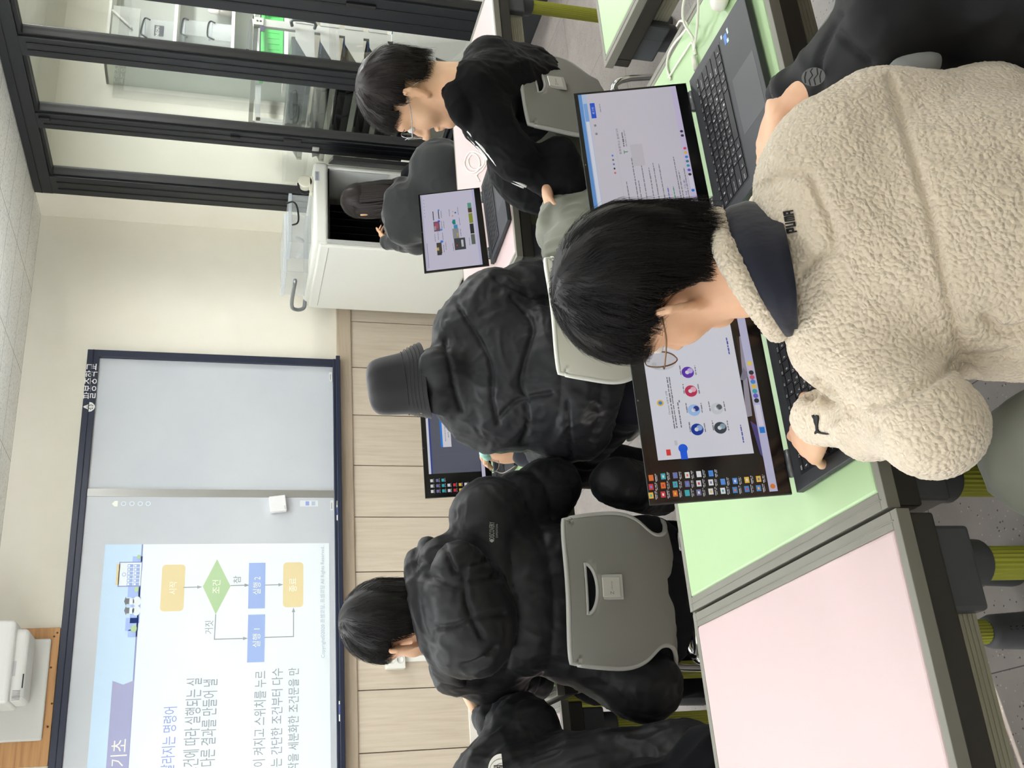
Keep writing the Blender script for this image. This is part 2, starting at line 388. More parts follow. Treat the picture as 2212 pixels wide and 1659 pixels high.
for px, py in ((705, 812), (705, 1090)):
    b = MB(); p = onY(px, py, YF-.031); b.span((p[0]-.038, YF-.033, .884), (p[0]+.03, YF-.017, .905), 0)
    b.span((p[0]-.030, YF-.0338, .894), (p[0]+.012, YF-.0329, .899), 1)
    b.build('maker_sticker', [M('sticker_white', (225, 226, 224), .5), M('sticker_grey', (150, 150, 150), .6)], wb)

# --- projected slide (projector light put into the colours and a slight glow)
YS = YF-.0315
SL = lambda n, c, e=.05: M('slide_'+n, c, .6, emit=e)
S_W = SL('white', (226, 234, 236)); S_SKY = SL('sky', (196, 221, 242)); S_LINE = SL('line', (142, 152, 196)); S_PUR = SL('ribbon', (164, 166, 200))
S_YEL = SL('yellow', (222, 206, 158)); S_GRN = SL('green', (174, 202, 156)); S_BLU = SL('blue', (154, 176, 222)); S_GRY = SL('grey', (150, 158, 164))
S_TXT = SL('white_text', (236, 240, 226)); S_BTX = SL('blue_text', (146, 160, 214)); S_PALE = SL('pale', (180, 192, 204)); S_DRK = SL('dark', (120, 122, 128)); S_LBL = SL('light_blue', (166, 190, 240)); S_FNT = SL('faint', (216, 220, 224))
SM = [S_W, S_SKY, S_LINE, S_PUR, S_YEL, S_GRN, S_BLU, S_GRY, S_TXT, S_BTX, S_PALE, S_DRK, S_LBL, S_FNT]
lay = [0]
def q(b, p0, p1, mat, k=1):                      # flat rectangle on the slide between two picture points
    a = onY(*p0, YS); c = onY(*p1, YS); y = YS-.0006*k
    b.face([(a[0], y, a[2]), (c[0], y, a[2]), (c[0], y, c[2]), (a[0], y, c[2])], mat)
def qt(b, s, p0, p1, mat, k=3): wbox(b, s, p0, p1, mat, YS-.0006*k)
def ql(b, p0, p1, mat, wd=.006, k=2, arrow=False):
    a = onY(*p0, YS); c = onY(*p1, YS); y = YS-.0006*k; d = np.array([c[0]-a[0], 0, c[2]-a[2]]); n = np.linalg.norm(d); d /= n; s = np.array([-d[2], 0, d[0]])*wd/2
    a[1] = c[1] = y; e = c-d*(.03 if arrow else 0)
    b.face([a-s, a+s, e+s, e-s][::-1], mat)
    if arrow: b.face([e-s*3.4, e+s*3.4, c][::-1], mat)
def qr(b, p0, p1, mat, r=.022, k=2):
    a = onY(*p0, YS); c = onY(*p1, YS); y = YS-.0006*k; P = []
    for cx, cz, t0 in ((c[0]-r, c[2]-r, 0), (a[0]+r, c[2]-r, 90), (a[0]+r, a[2]+r, 180), (c[0]-r, a[2]+r, 270)):
        for t in (0, 30, 60, 90): P.append((cx+r*math.cos(math.radians(t0+t)), y, cz+r*math.sin(math.radians(t0+t))))
    b.face(P[::-1], mat)
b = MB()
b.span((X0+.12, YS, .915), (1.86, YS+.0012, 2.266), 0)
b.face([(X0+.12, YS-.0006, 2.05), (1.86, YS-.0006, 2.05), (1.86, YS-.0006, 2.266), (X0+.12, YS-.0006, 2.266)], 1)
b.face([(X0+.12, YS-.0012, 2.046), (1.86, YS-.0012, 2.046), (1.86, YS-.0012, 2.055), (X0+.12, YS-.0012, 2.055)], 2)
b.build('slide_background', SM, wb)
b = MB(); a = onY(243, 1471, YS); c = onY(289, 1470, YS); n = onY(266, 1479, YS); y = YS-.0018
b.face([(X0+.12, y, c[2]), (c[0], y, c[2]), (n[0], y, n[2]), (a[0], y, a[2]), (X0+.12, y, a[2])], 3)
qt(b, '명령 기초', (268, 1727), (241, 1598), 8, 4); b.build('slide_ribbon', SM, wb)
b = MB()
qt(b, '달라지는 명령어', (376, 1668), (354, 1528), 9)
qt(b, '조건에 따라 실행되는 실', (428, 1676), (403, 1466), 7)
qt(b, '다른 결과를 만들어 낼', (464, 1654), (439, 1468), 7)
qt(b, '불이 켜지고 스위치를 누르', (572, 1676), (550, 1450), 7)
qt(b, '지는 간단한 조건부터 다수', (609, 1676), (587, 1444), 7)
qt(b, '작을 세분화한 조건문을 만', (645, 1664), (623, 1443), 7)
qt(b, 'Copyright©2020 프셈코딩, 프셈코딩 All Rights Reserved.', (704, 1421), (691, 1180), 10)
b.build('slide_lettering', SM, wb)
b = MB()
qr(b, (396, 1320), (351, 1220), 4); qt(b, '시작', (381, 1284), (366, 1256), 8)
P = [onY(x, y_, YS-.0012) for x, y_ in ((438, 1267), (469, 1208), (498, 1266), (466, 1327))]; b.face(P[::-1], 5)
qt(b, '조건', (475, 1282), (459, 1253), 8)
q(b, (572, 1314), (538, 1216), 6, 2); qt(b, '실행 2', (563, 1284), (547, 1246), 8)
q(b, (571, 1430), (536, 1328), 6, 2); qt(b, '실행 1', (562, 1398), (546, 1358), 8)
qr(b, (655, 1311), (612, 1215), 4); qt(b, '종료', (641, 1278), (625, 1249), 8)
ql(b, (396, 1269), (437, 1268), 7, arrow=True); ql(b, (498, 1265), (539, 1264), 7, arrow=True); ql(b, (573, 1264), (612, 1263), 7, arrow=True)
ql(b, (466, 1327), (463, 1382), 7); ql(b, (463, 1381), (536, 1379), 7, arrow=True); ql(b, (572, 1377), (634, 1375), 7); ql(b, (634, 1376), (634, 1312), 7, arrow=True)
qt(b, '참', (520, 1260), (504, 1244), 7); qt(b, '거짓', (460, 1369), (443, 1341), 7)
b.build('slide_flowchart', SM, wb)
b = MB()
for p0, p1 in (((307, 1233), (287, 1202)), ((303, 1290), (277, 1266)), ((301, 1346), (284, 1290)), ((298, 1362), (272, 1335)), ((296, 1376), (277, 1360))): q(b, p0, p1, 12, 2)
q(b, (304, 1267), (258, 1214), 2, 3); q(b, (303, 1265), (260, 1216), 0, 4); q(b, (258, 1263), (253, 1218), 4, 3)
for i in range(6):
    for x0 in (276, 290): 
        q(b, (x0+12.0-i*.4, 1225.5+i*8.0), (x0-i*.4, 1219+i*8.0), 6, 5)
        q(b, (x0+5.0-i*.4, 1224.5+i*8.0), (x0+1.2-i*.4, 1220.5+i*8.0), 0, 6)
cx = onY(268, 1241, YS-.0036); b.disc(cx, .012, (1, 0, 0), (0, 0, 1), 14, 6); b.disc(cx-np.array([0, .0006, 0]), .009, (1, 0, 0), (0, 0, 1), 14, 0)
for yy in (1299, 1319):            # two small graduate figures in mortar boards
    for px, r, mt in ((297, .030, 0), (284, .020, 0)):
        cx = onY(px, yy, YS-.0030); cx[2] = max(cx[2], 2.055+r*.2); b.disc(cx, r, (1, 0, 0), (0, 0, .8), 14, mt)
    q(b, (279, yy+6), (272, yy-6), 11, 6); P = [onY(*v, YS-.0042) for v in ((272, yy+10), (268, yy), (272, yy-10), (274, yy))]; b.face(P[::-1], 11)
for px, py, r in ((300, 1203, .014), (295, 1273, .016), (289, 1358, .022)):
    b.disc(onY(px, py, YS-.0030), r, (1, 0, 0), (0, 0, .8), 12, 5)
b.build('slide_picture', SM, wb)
# faint projected toolbar near the divider
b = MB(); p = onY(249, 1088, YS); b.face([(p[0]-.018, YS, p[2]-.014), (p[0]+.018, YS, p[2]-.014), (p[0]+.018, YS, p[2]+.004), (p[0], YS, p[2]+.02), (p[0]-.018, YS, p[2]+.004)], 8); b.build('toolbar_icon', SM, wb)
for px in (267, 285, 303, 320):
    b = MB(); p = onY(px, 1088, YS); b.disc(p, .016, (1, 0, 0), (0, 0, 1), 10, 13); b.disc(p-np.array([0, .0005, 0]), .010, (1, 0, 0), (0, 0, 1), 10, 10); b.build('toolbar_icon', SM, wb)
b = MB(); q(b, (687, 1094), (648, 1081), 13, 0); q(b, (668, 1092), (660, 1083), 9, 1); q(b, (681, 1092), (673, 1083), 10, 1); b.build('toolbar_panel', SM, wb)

# things on and round the board
def marker(px, py, ln, cap, label):
    p = onY(px, py, YF-.075); t = thing('marker_pen', label, 'marker', (p[0], YF-.078, .8615), 0, 'marker pens on the whiteboard ledge')
    b = MB(); b.tube([(-ln/2, 0, 0), (ln/2*.55, 0, 0)], .0088, 12); b.build('barrel', WHITEP, t)
    b = MB(); b.tube([(ln/2*.55, 0, 0), (ln/2, 0, 0)], [.0096, .0080], 12); b.build('cap', cap, t)
    b = MB(); b.tube([(-ln/4, 0, 0), (ln/2*.3, 0, 0)], .0091, 12); b.build('print', M('marker_print', (70, 84, 150), .6), t)
marker(727, 1103, .13, M('marker_grey', (150, 152, 150), .4), 'marker pen with grey cap on the ledge below the board divider')
marker(731, 1530, .15, INK, 'marker pen with black cap on the ledge below the slide text')
p = onY(600, 1090, YF-.05); t = thing('magnetic_eraser', 'square white magnetic box stuck tilted on the whiteboard divider', 'eraser', (p[0], YF-.034, p[2]))
t.rotation_euler = (0, math.radians(-7), 0)
b = MB(); b.span((-.052, -.045, -.052), (.052, 0, .052)); b.build('case', M('eraser_white', (232, 232, 232), .5), t, bevel=.005)
b = MB(); b.text('tomo', (-.045, -.0455, -.044), (.026, 0, 0), (0, 0, .008)); b.build('lettering', M('soft_grey_ink', (120, 120, 120), .6), t)

# ------------------------------------------------------------------ projector over the board
wp = MB(); wp.span((.60, YF-.022, 2.474), (1.365, YF, 2.84))
o = wp.build('wooden_backboard', mat_wood('knotty_pine', (196, 148, 96), (160, 110, 64), axis=0, scale=.8), bevel=.002); tag(o, 'knotty pine board screwed to the wall behind the projector', 'board')
for px, py in ((117, 1375), (110, 1442), (112, 1520), (103, 1570), (124, 1367)):
    p = onY(px, py, YF-.022); sc_ = MB(); sc_.lathe((p[0], YF-.024, p[2]), [(.006, 0), (.004, .003)], 10, 0, (0, 1, 0)); sc_.build('screw', M('screw_brass', (120, 96, 60), .4, .7), o)
pj = thing('projector', 'white short-throw projector on a square wall plate above the whiteboard', 'projector', (1.0, YF, 2.5)); pj.matrix_basis = Matrix.Identity(4)
PW = M('projector_white', (226, 226, 220), .45)
b = MB(); b.span((.735, YF-.045, 2.515), (1.30, YF-.0225, 2.84)); b.build('wall_plate', M('projector_plate', (214, 214, 208), .5), pj, bevel=.012, seg=3)
b = MB(); b.span((.92, YF-.30, 2.595), (1.31, YF-.045, 2.83)); b.build('body', PW, pj, bevel=.03, seg=4)
b = MB(); b.span((.90, YF-.36, 2.66), (1.345, YF-.046, 2.845)); b.build('cover', PW, pj, bevel=.02, seg=4)
b = MB(); b.span((1.05, YF-.3015, 2.645), (1.13, YF-.30, 2.66)); b.span((.985, YF-.303, 2.60), (1.06, YF-.299, 2.606), 1); b.build('status_panel', [M('panel_grey', (196, 198, 198), .3), INK], pj)
b = MB()
for k in range(7): b.span((.922+k*.008, YF-.302, 2.61), (.925+k*.008, YF-.299, 2.65))
b.build('vent', M('vent_grey', (150, 150, 148), .6), pj)
b = MB(); b.text('EPSON', (1.10, YF-.361, 2.745), (.066, 0, 0), (0, 0, .016)); b.build('lettering', M('soft_grey_ink'), pj)
# ------------------------------------------------------------------ wall socket and cable duct
p = onY(858, 1419, YF-.04); so_ = thing('wall_socket', 'white surface socket box with two outlets on the wainscot', 'socket', (p[0], YF-.022, p[2]))
b = MB(); b.span((-.075, -.05, -.045), (.03, 0, .075)); b.build('box', WHITEP, so_, bevel=.004)
for dz in (-.012, .04):
    b = MB(); b.lathe((-.022, -.0505, dz), [(.024, 0), (.024, .002), (.020, .002), (.019, -.004)], 20, 0, (0, -1, 0)); 
    for dx in (-.008, .008): b.lathe((-.022+dx, -.0475, dz), [(.0035, 0), (.0035, .0006)], 8, 1, (0, -1, 0))
    b.build('outlet', [M('socket_face', (214, 213, 205), .5), INK], so_)
b = MB(); b.span((p[0]-.03, YF-.034, .065), (p[0]+.005, YF-.022, p[2]-.046)); tag(b.build('cable_duct', WHITEP, bevel=.002), 'thin white cable duct running down the wainscot from the socket', 'duct')
# ================================================================== desks
DK_FR = M('desk_grey_edging', (128, 126, 116), .55); N, L, B = nodes(DK_FR)
L.new(ramp(N, L, noise_tex(N, L, coords(N, L, (1, 1, 1)), 2.0, 2), [(.3, (124, 122, 112)), (.7, (132, 130, 120))]), B.inputs['Base Color'])
DK_DARK = M('desk_dark_apron', (50, 48, 42), .55); DK_JOINT = M('desk_joint_grey', (74, 77, 80), .55); DK_RAIL = M('desk_rail_beige', (160, 158, 138), .4, .2)
DK_LEG = M('leg_lime', (166, 170, 62), .42); DK_GREEN = M('laminate_green', (172, 201, 153), .42); DK_PINK = M('laminate_pink', (203, 181, 180), .42)
def ribbed(b, c, r, z0, z1, n=22, mat=0):
    V = []; F = []; k = n*2
    for z in (z0, z1):
        for j in range(k):
            a = 2*math.pi*j/k; q_ = r*(1.0 if j % 2 else .925); V.append((c[0]+q_*math.cos(a), c[1]+q_*math.sin(a), z))
    for j in range(k): F.append((j, (j+1) % k, k+(j+1) % k, k+j))
    b.add(V, F, mat, False)
DESK_H = .72
def desk(x0, x1, y0, y1, top, label, h=DESK_H):
    t = thing('student_desk', label, 'desk', (x0, y0, 0), 0, 'two-seat student desks'); W, D = x1-x0, y1-y0
    b = MB(); e = .026                                                   # moulded border: four bars with a groove
    for a, c in (((0, 0), (W, e*.55)), ((0, D-e*.55), (W, D)), ((0, e*.55), (e, D-e*.55)), ((W-e, e*.55), (W, D-e*.55))): b.span((a[0], a[1], h-.022), (c[0], c[1], h-.001))
    for x in (e*.55, W-e*.55): b.span((x-.001, .01, h-.002), (x+.001, D-.01, h+.0006), 0)
    b.build('edging', DK_FR, t, bevel=.004)
    b = MB(); b.span((e-.001, e*.55-.001, h-.02), (W-e+.001, D-e*.55+.001, h)); b.build('tabletop', top, t, bevel=.006, seg=3)
    b = MB(); 
    for a, c in (((.004, .004), (W-.004, .03)), ((.004, D-.03), (W-.004, D-.004)), ((.004, .03), (.03, D-.03)), ((W-.03, .03), (W-.004, D-.03))): b.span((a[0], a[1], h-.062), (c[0], c[1], h-.022))
    b.span((.03, .03, h-.03), (W-.03, D-.03, h-.021)); b.build('apron', DK_DARK, t, bevel=.004)
    ins = .062
    for x, y in ((ins, ins), (W-ins, ins), (ins, D-ins), (W-ins, D-ins)):
        b = MB(); ribbed(b, (x, y), .0245, .09, h-.12); lg = b.build('leg', DK_LEG, t)
        b = MB(); b.lathe((x, y, 0), [(.028, h-.17), (.034, h-.16), (.036, h-.10), (.036, h-.064)], 24)
        sx, sy = (1 if x < W/2 else -1), (1 if y < D/2 else -1)
        b.span((x-sx*.044, y-sy*.044, h-.125), (x+sx*.075, y+.036*sy, h-.062)); b.span((x-sx*.0432, y-sy*.0432, h-.1243), (x+sx*.0352, y+.075*sy, h-.0627)); b.build('leg_joint', DK_JOINT, lg, bevel=.006)
        b = MB(); b.lathe((x, y, 0), [(.036, 0), (.038, .01), (.034, .105), (.029, .118), (.026, .119)], 24)
        for k in range(5): b.lathe((x-.0, y-.0355+.0006*k, .028+k*.014), [(.0042, .0), (.0042, .0015)], 8, 1, (0, -1, 0)); b.lathe((x+.0355-.0006*k, y, .028+k*.014), [(.0042, .0), (.0042, .0015)], 8, 1, (1, 0, 0))
        b.build('foot', [DK_JOINT, INK], lg)
    for y in (ins, D-ins):
        b = MB(); b.span((ins+.075, y-.022, h-.118), (W-ins-.075, y+.022, h-.068))
        for k in range(6): b.span((ins+.076, y-.024, h-.114+k*.0075), (W-ins-.076, y+.024, h-.1105+k*.0075))
        b.build('side_rail', DK_RAIL, t)
    for x in (ins, W-ins):
        b = MB(); b.span((x-.022, ins+.075, h-.118), (x+.022, D-ins-.075, h-.068))
        for k in range(6): b.span((x-.024, ins+.076, h-.114+k*.0075), (x+.024, D-ins-.076, h-.1105+k*.0075))
        b.build('end_rail', DK_RAIL, t)
    return t
desk(.380, 1.512, 1.182, 1.846, DK_GREEN, 'nearest green-topped desk under the fleece-jacketed student\'s laptop')
desk(-.76, .374, 1.166, 1.838, DK_PINK, 'empty pink-topped desk nearest the camera')
desk(1.735, 2.86, 1.20, 1.872, DK_GREEN, 'empty green-topped desk across the aisle from the open search page laptop')
desk(1.700, 2.885, 2.716, 3.42, DK_PINK, 'pink-topped desk with a laptop and white cable in front of the glass partition')
desk(.350, 1.490, 2.720, 3.40, DK_GREEN, 'green-topped desk of the bucket hat student below the whiteboard')
desk(-.80, .335, 2.700, 3.38, DK_PINK, 'pink-topped desk beside the bucket hat student\'s green desk, mostly hidden by sleeves')

# ================================================================== chairs
SH_GREY = M('shell_grey', (134, 133, 126), .5, spec=.4); SH_EDGE = M('shell_edge_grey', (172, 172, 166), .4); SH_WHITE = M('shell_white', (222, 221, 206), .45); SH_WEDGE = M('shell_edge_white', (236, 236, 226), .4)
def make_chair(name, label, shell, edge, loc, rz, hole=True):
    t = thing(name, label, 'chair', loc, rz, 'moulded shell classroom chairs')
    prof = spline([(-.245, .800), (-.236, .72), (-.222, .64), (-.208, .585), (-.188, .53), (-.160, .487), (-.10, .458), (0, .448), (.11, .452), (.19, .436)], 8)
    wid = [float(p[0]) for p in spline([(w_, 0) for w_ in (.338, .362, .372, .345, .275, .285, .360, .405, .400, .350)], 8)]
    nu = 40; V = []; n = len(prof)
    def pt(i, t_):
        fi = min(max(i, 0), n-1.001); k = int(fi); f = fi-k
        y, z = prof[k]*(1-f)+prof[k+1]*f; wd = wid[k]*(1-f)+wid[k+1]*f
        back = 1-min(1, max(0, (k+f)/(n*.55))); r = abs(t_)
        return np.array([wd/2*t_, y+.040*back*r**2.2+(.004 if i < 3 else 0)*0, z+(1-back)*.018*r**2.5-(.012*r**4 if k < 3 else 0)])
    for i in range(n):
        for j in range(nu+1): V.append(pt(i, -1+2*j/nu))
    V = np.array(V)
    def inhole(p):
        x, z = p[0], p[2]; return p[1] < -.19 and abs(x) < .060 and z < .752 and ((x/.060)**2+((z-.752)/.030)**2) < 1
    F = []; cut = set()
    for i in range(n-1):
        for j in range(nu):
            q_ = (i*(nu+1)+j, i*(nu+1)+j+1, (i+1)*(nu+1)+j+1, (i+1)*(nu+1)+j)
            if hole and inhole(V[list(q_)].mean(0)): cut.update(q_); continue
            F.append(q_)
    out = []
    if hole:
        used = {i for f in F for i in f}; 
        for i in cut & used:
            x, z = V[i][0]/.060, (V[i][2]-.752)/.030
            if z > -.12: V[i][2] = .752; V[i][0] = max(-.06, min(.06, V[i][0]))
            else:
                s_ = math.hypot(x, z); V[i][0] = x/s_*.060; V[i][2] = .752+z/s_*.030
    b = MB(); b.add(V, F, 0, True); o = b.build('seat_shell', shell, t, solid=.007)
    b = MB(); loop = [pt(0, -1+2*j/nu) for j in range(nu+1)]+[pt(i, 1) for i in range(1, n)]+[pt(n-1, 1-2*j/nu) for j in range(1, nu+1)]+[pt(i, -1) for i in range(n-2, 0, -1)]
    b.tube(loop, .0062, 8, closed=True)
    if hole:
        zi = lambda z: float(np.interp(-z, [-p[1] for p in prof], range(n)))
        H_ = [np.array([x, pt(zi(z), x/.18)[1], z]) for x, z in [(.060*math.cos(a), .752+.030*math.sin(a)) for a in np.linspace(math.pi, 2*math.pi, 18)]+[(x, .752) for x in (.03, 0, -.03)]]
        b.tube(H_, .0048, 8, closed=True)
    b.build('edge_highlight_bead', edge, t)  # edge highlight put into the colour of a lighter bead
    if hole:
        c = np.array([.003, pt(float(np.interp(-.688, [-p[1] for p in prof], range(n))), 0)[1], .688])
        b = MB(); b.span(c+[-.030, -.0065, -.032], c+[.030, -.002, .028], 1); b.span(c+[-.024, -.0085, -.024], c+[.024, -.004, .022], 0)
        pl = b.build('badge', [M('badge_silver', (196, 194, 184), .4, .2), SH_EDGE], t, bevel=.006, seg=3)
        b = MB(); b.text('Z', c+[-.018, -.0088, -.006], (.008, 0, 0), (0, 0, .009)); b.text('classy', c+[-.008, -.0088, -.005], (.022, 0, 0), (0, 0, .006)); b.build('lettering', M('soft_grey_ink'), pl)
    for s in (-1, 1):
        for ya, yb in ((-.12, -.20), (.12, .17)):
            b = MB(); b.tube(spline([(s*.10, ya, .444), (s*.155, ya, .436), (s*.185, (ya+yb)/2, .38), (s*.20, yb, .012)], 5), .0105, 10); b.build('leg', CHROME, t)
            b = MB(); b.lathe((s*.20, yb, 0), [(.015, 0), (.015, .03), (.011, .032)], 12); b.build('leg_cap', BLACKP, t)
    for y_ in (-.13, .12): b = MB(); b.tube([(-.165, y_, .43), (.165, y_, .43)], .009, 8); b.build('crossbar', CHROME, t)
    return t
make_chair('shell_chair', 'grey shell chair with handle slot behind the student in the hooded black puffer', SH_GREY, SH_EDGE, (.575, 2.56, 0), math.radians(-8))
make_chair('shell_chair', 'grey shell chair with handle slot behind the student in striped black track jacket', SH_GREY, SH_EDGE, (1.985, 2.52, 0), math.radians(14))
make_chair('shell_chair', 'white shell chair behind the student in the bucket hat', SH_WHITE, SH_WEDGE, (1.235, 2.46, 0), math.radians(2), hole=False)
make_chair('shell_chair', 'grey shell chair under the student in the cream fleece', SH_GREY, SH_EDGE, (.52, .72, 0), math.radians(-14))

# ================================================================== laptops
LT_DECK = M('laptop_deck', (52, 54, 57), .5, .2); LT_SIDE = M('laptop_side', (34, 36, 38), .4, .3); LT_KEY = M('laptop_key', (24, 25, 27), .55); LT_LEG = M('key_legend', (215, 216, 214), .5)
LT_BEZ = M('laptop_bezel', (9, 10, 12), .12, spec=.5); LT_HINGE = M('laptop_hinge', (92, 94, 96), .35, .6); LT_PAD = M('laptop_pad', (58, 60, 62), .4)
_scr = {}
def S(col, e=.72):
    k = (tuple(col), e)
    if k not in _scr:
        mt = M('screen_%d_%d_%d_%d' % (col[0], col[1], col[2], int(e*100)), (6, 6, 7), .16); B = mt.node_tree.nodes['Principled BSDF']
        B.inputs['Emission Color'].default_value = rgb(col); B.inputs['Emission Strength'].default_value = e; _scr[k] = mt
    return _scr[k]
class Scr:                                   # picture on a display: u to the right, v down, both 0..1
    def __init__(s, w, h): s.b = MB(); s.mats = []; s.w = w; s.h = h; s.k = 0
    def mi(s, col, e):
        mt = S(col, e)
        if mt not in s.mats: s.mats.append(mt)
        return s.mats.index(mt)
    def P(s, u, v, k): return (s.w*(u-.5), s.h*(1-v), .00015*k)
    def rect(s, u0, v0, u1, v1, col, k=1, e=.72): s.b.face([s.P(u0, v1, k), s.P(u1, v1, k), s.P(u1, v0, k), s.P(u0, v0, k)], s.mi(col, e))
    def poly(s, pts, col, k=1, e=.72): s.b.face([s.P(u, v, k) for u, v in pts], s.mi(col, e))
    def disc(s, u, v, r, col, k=1, e=.72, n=16): s.poly([(u+r*math.cos(2*math.pi*i/n), v+r*s.w/s.h*math.sin(2*math.pi*i/n)) for i in range(n)], col, k, e)
    def text(s, st, u0, v0, u1, v1, col, k=2, e=.72):
        o = np.array(s.P(u0, v1, k)); s.b.text(st, o, np.array(s.P(u1, v1, k))-o, np.array(s.P(u0, v0, k))-o, s.mi(col, e))
    def line(s, u0, v, u1, h_, col, k=2, e=.72, seed=0, gap=.25):     # a line of small print: short dashes
        r = random.Random(seed); u = u0
        while u < u1:
            d = r.uniform(.008, .028); s.rect(u, v, min(u+d, u1), v+h_*r.uniform(.7, 1.0), col, k, e); u += d+r.uniform(.002, .006)
ROWS = [['esc', 'f1', 'f2', 'f3', 'f4', 'f5', 'f6', 'f7', 'f8', 'f9', 'f10', 'f11', 'f12', 'prt', 'del'],
        ['`', '1', '2', '3', '4', '5', '6', '7', '8', '9', '0', '-', '=', 'backspace'],
        ['tab', 'Qㅂ', 'Wㅈ', 'Eㄷ', 'Rㄱ', 'Tㅅ', 'Yㅛ', 'Uㅕ', 'Iㅑ', 'Oㅐ', 'Pㅔ', '[', ']', '\\'],
        ['caps lock', 'Aㅁ', 'Sㄴ', 'Dㅇ', 'Fㄹ', 'Gㅎ', 'Hㅗ', 'Jㅓ', 'Kㅏ', 'Lㅣ', ';', "'", 'enter'],
        ['shift', 'Zㅋ', 'Xㅌ', 'Cㅊ', 'Vㅍ', 'Bㅠ', 'Nㅜ', 'Mㅡ', ',', '.', '/', 'shift '],
        ['ctrl', 'fn', '■', 'alt', ' ', '한/영', '한자', '<', '^', '>']]
WID = {'backspace': 1.9, 'tab': 1.5, '\\': 1.4, 'caps lock': 1.75, 'enter': 2.2, 'shift': 2.3, 'shift ': 2.6, ' ': 5.2, 'ctrl': 1.2}
LW, LD, LH = .352, .236, .228
def laptop(label, loc, rz, tilt, draw, legends=True, W=LW):
    """hinge line at loc, user side towards local -y; tilt = lean of the lid behind vertical"""
    t = thing('laptop', label, 'laptop', loc, rz, 'black laptops on the desks')
    b = MB(); b.span((-W/2, -LD, .003), (W/2, 0, .0155), 0); b.span((-W/2+.004, -LD+.004, 0.0), (W/2-.004, -.004, .003), 1)
    for x, w_ in ((-.06, .012), (-.085, .008), (-.11, .014)): b.span((-W/2-.0004, x-w_/2, .007), (-W/2+.002, x+w_/2, .012), 1)
    for x, w_ in ((-.07, .014), (-.10, .008)): b.span((W/2-.002, x-w_/2, .007), (W/2+.0004, x+w_/2, .012), 1)
    b.build('base', [LT_DECK, BLACKP], t, bevel=.003)
    kb = MB(); lg = MB(); x0, y0 = -W/2+.024, -.026; kw_total = W-.048; pitch = .0186
    kb.span((x0-.003, y0-.1045, .0152), (x0+kw_total+.003, y0+.003, .0158), 1)
    y = y0
    for ri, row in enumerate(ROWS):
        hgt = .0095 if ri == 0 else pitch; tot = sum(WID.get(k, 1.0) for k in row); u = kw_total/tot; x = x0
        for k in row:
            w_ = WID.get(k, 1.0)*u; kb.span((x+.0012, y-hgt+.0012, .0155), (x+w_-.0012, y-.0012, .0172), 0)
            if legends and k.strip():
                z = .01745
                if len(k) == 2 and ord(k[1]) > 1000:
                    lg.text(k[0], (x+.003, y-hgt*.5, z), (.0036, 0, 0), (0, .0046, 0)); lg.text(k[1], (x+.0085, y-hgt*.82, z), (.0042, 0, 0), (0, .0048, 0))
                elif len(k) == 1: lg.text(k, (x+.004, y-hgt*.65, z), (.003, 0, 0), (0, .005, 0))
                else:
                    n_ = min(len(k), 9); lg.text(k, (x+.003, y-hgt*.62, z), (min(w_-.006, .0024*n_), 0, 0), (0, .0036, 0))
            x += w_
        y -= hgt
    kbo = kb.build('keyboard', [LT_KEY, LT_SIDE], t)
    if legends: lg.build('key_lettering', LT_LEG, kbo)
    b = MB(); b.span((-W*.21, -LD+.012, .0153), (W*.14, -LD+.092, .01575)); b.build('touchpad', LT_PAD, t, bevel=.0006)
    st = MB(); sx = W/2-.034
    st.span((sx-.012, -.158, .0155), (sx+.010, -.147, .0158), 0); st.span((sx-.014, -.162, .0155), (sx-.006, -.156, .0159), 1); st.span((sx+.002, -.166, .0155), (sx+.014, -.161, .0159), 1); st.span((sx+.010, -.143, .0155), (sx+.018, -.138, .0158), 1)
    st.build('sticker', [M('sticker_blue', (40, 110, 190), .3), M('sticker_ice', (200, 224, 236), .3)], t)
    for s in (-1, 1):
        b = MB(); b.tube([(s*W*.36-.022, .002, .0155), (s*W*.36+.022, .002, .0155)], .0062, 12); b.build('hinge', LT_HINGE, t)
    R = np.array([[1, 0, 0], [0, math.sin(tilt), -math.cos(tilt)], [0, math.cos(tilt), math.sin(tilt)]])   # local lid axes: x, up the lid, out towards the user
    def place(o): 
        mm = Matrix.Identity(4)
        for i in range(3):
            for j in range(3): mm[i][j] = R[i][j]
        mm[1][3] = .004; mm[2][3] = .016; o.matrix_basis = mm
    b = MB(); b.span((-W/2, .004, -.006), (W/2, LH, -.0008), 0); b.span((-W/2+.001, .005, -.001), (W/2-.001, LH-.001, 0), 1)
    lid = b.build('lid', [LT_SIDE, LT_BEZ], t, bevel=.0015); place(lid)
    s = Scr(W-.012, LH-.034); draw(s)
    d = s.b.build('display', s.mats, lid); d.location = (0, .026, .0002)
    b = MB(); b.lathe((0, LH-.004, .0), [(.0016, 0), (.0016, .0004)], 8, 0, (0, 0, 1)); b.build('webcam', LT_HINGE, lid)
    t['lid'] = 1
    return t
class Pick:                                   # picture point -> u, v on the display of a laptop at loc / rz / tilt
    def __init__(s, loc, rz, tilt, W=LW):
        R = rotz(rz); s.x = R @ np.array([1, 0, 0]); s.y = R @ np.array([0, math.sin(tilt), math.cos(tilt)]); s.n = np.cross(s.x, s.y)
        s.o = np.array(loc)+R @ np.array([0, .004, .016])+s.y*.026; s.w = W-.012; s.h = LH-.034
    def __call__(s, x, y):
        r = ray(x, y); k = np.dot(s.o-CAM, s.n)/np.dot(r, s.n); p = CAM+r*k-s.o
        return (np.dot(p, s.x)/s.w+.5, 1-np.dot(p, s.y)/s.h)
ICON = [(240, 196, 80), (90, 150, 230), (230, 232, 236), (60, 180, 190), (210, 60, 70), (70, 140, 210), (240, 240, 240), (120, 120, 170), (230, 120, 60)]

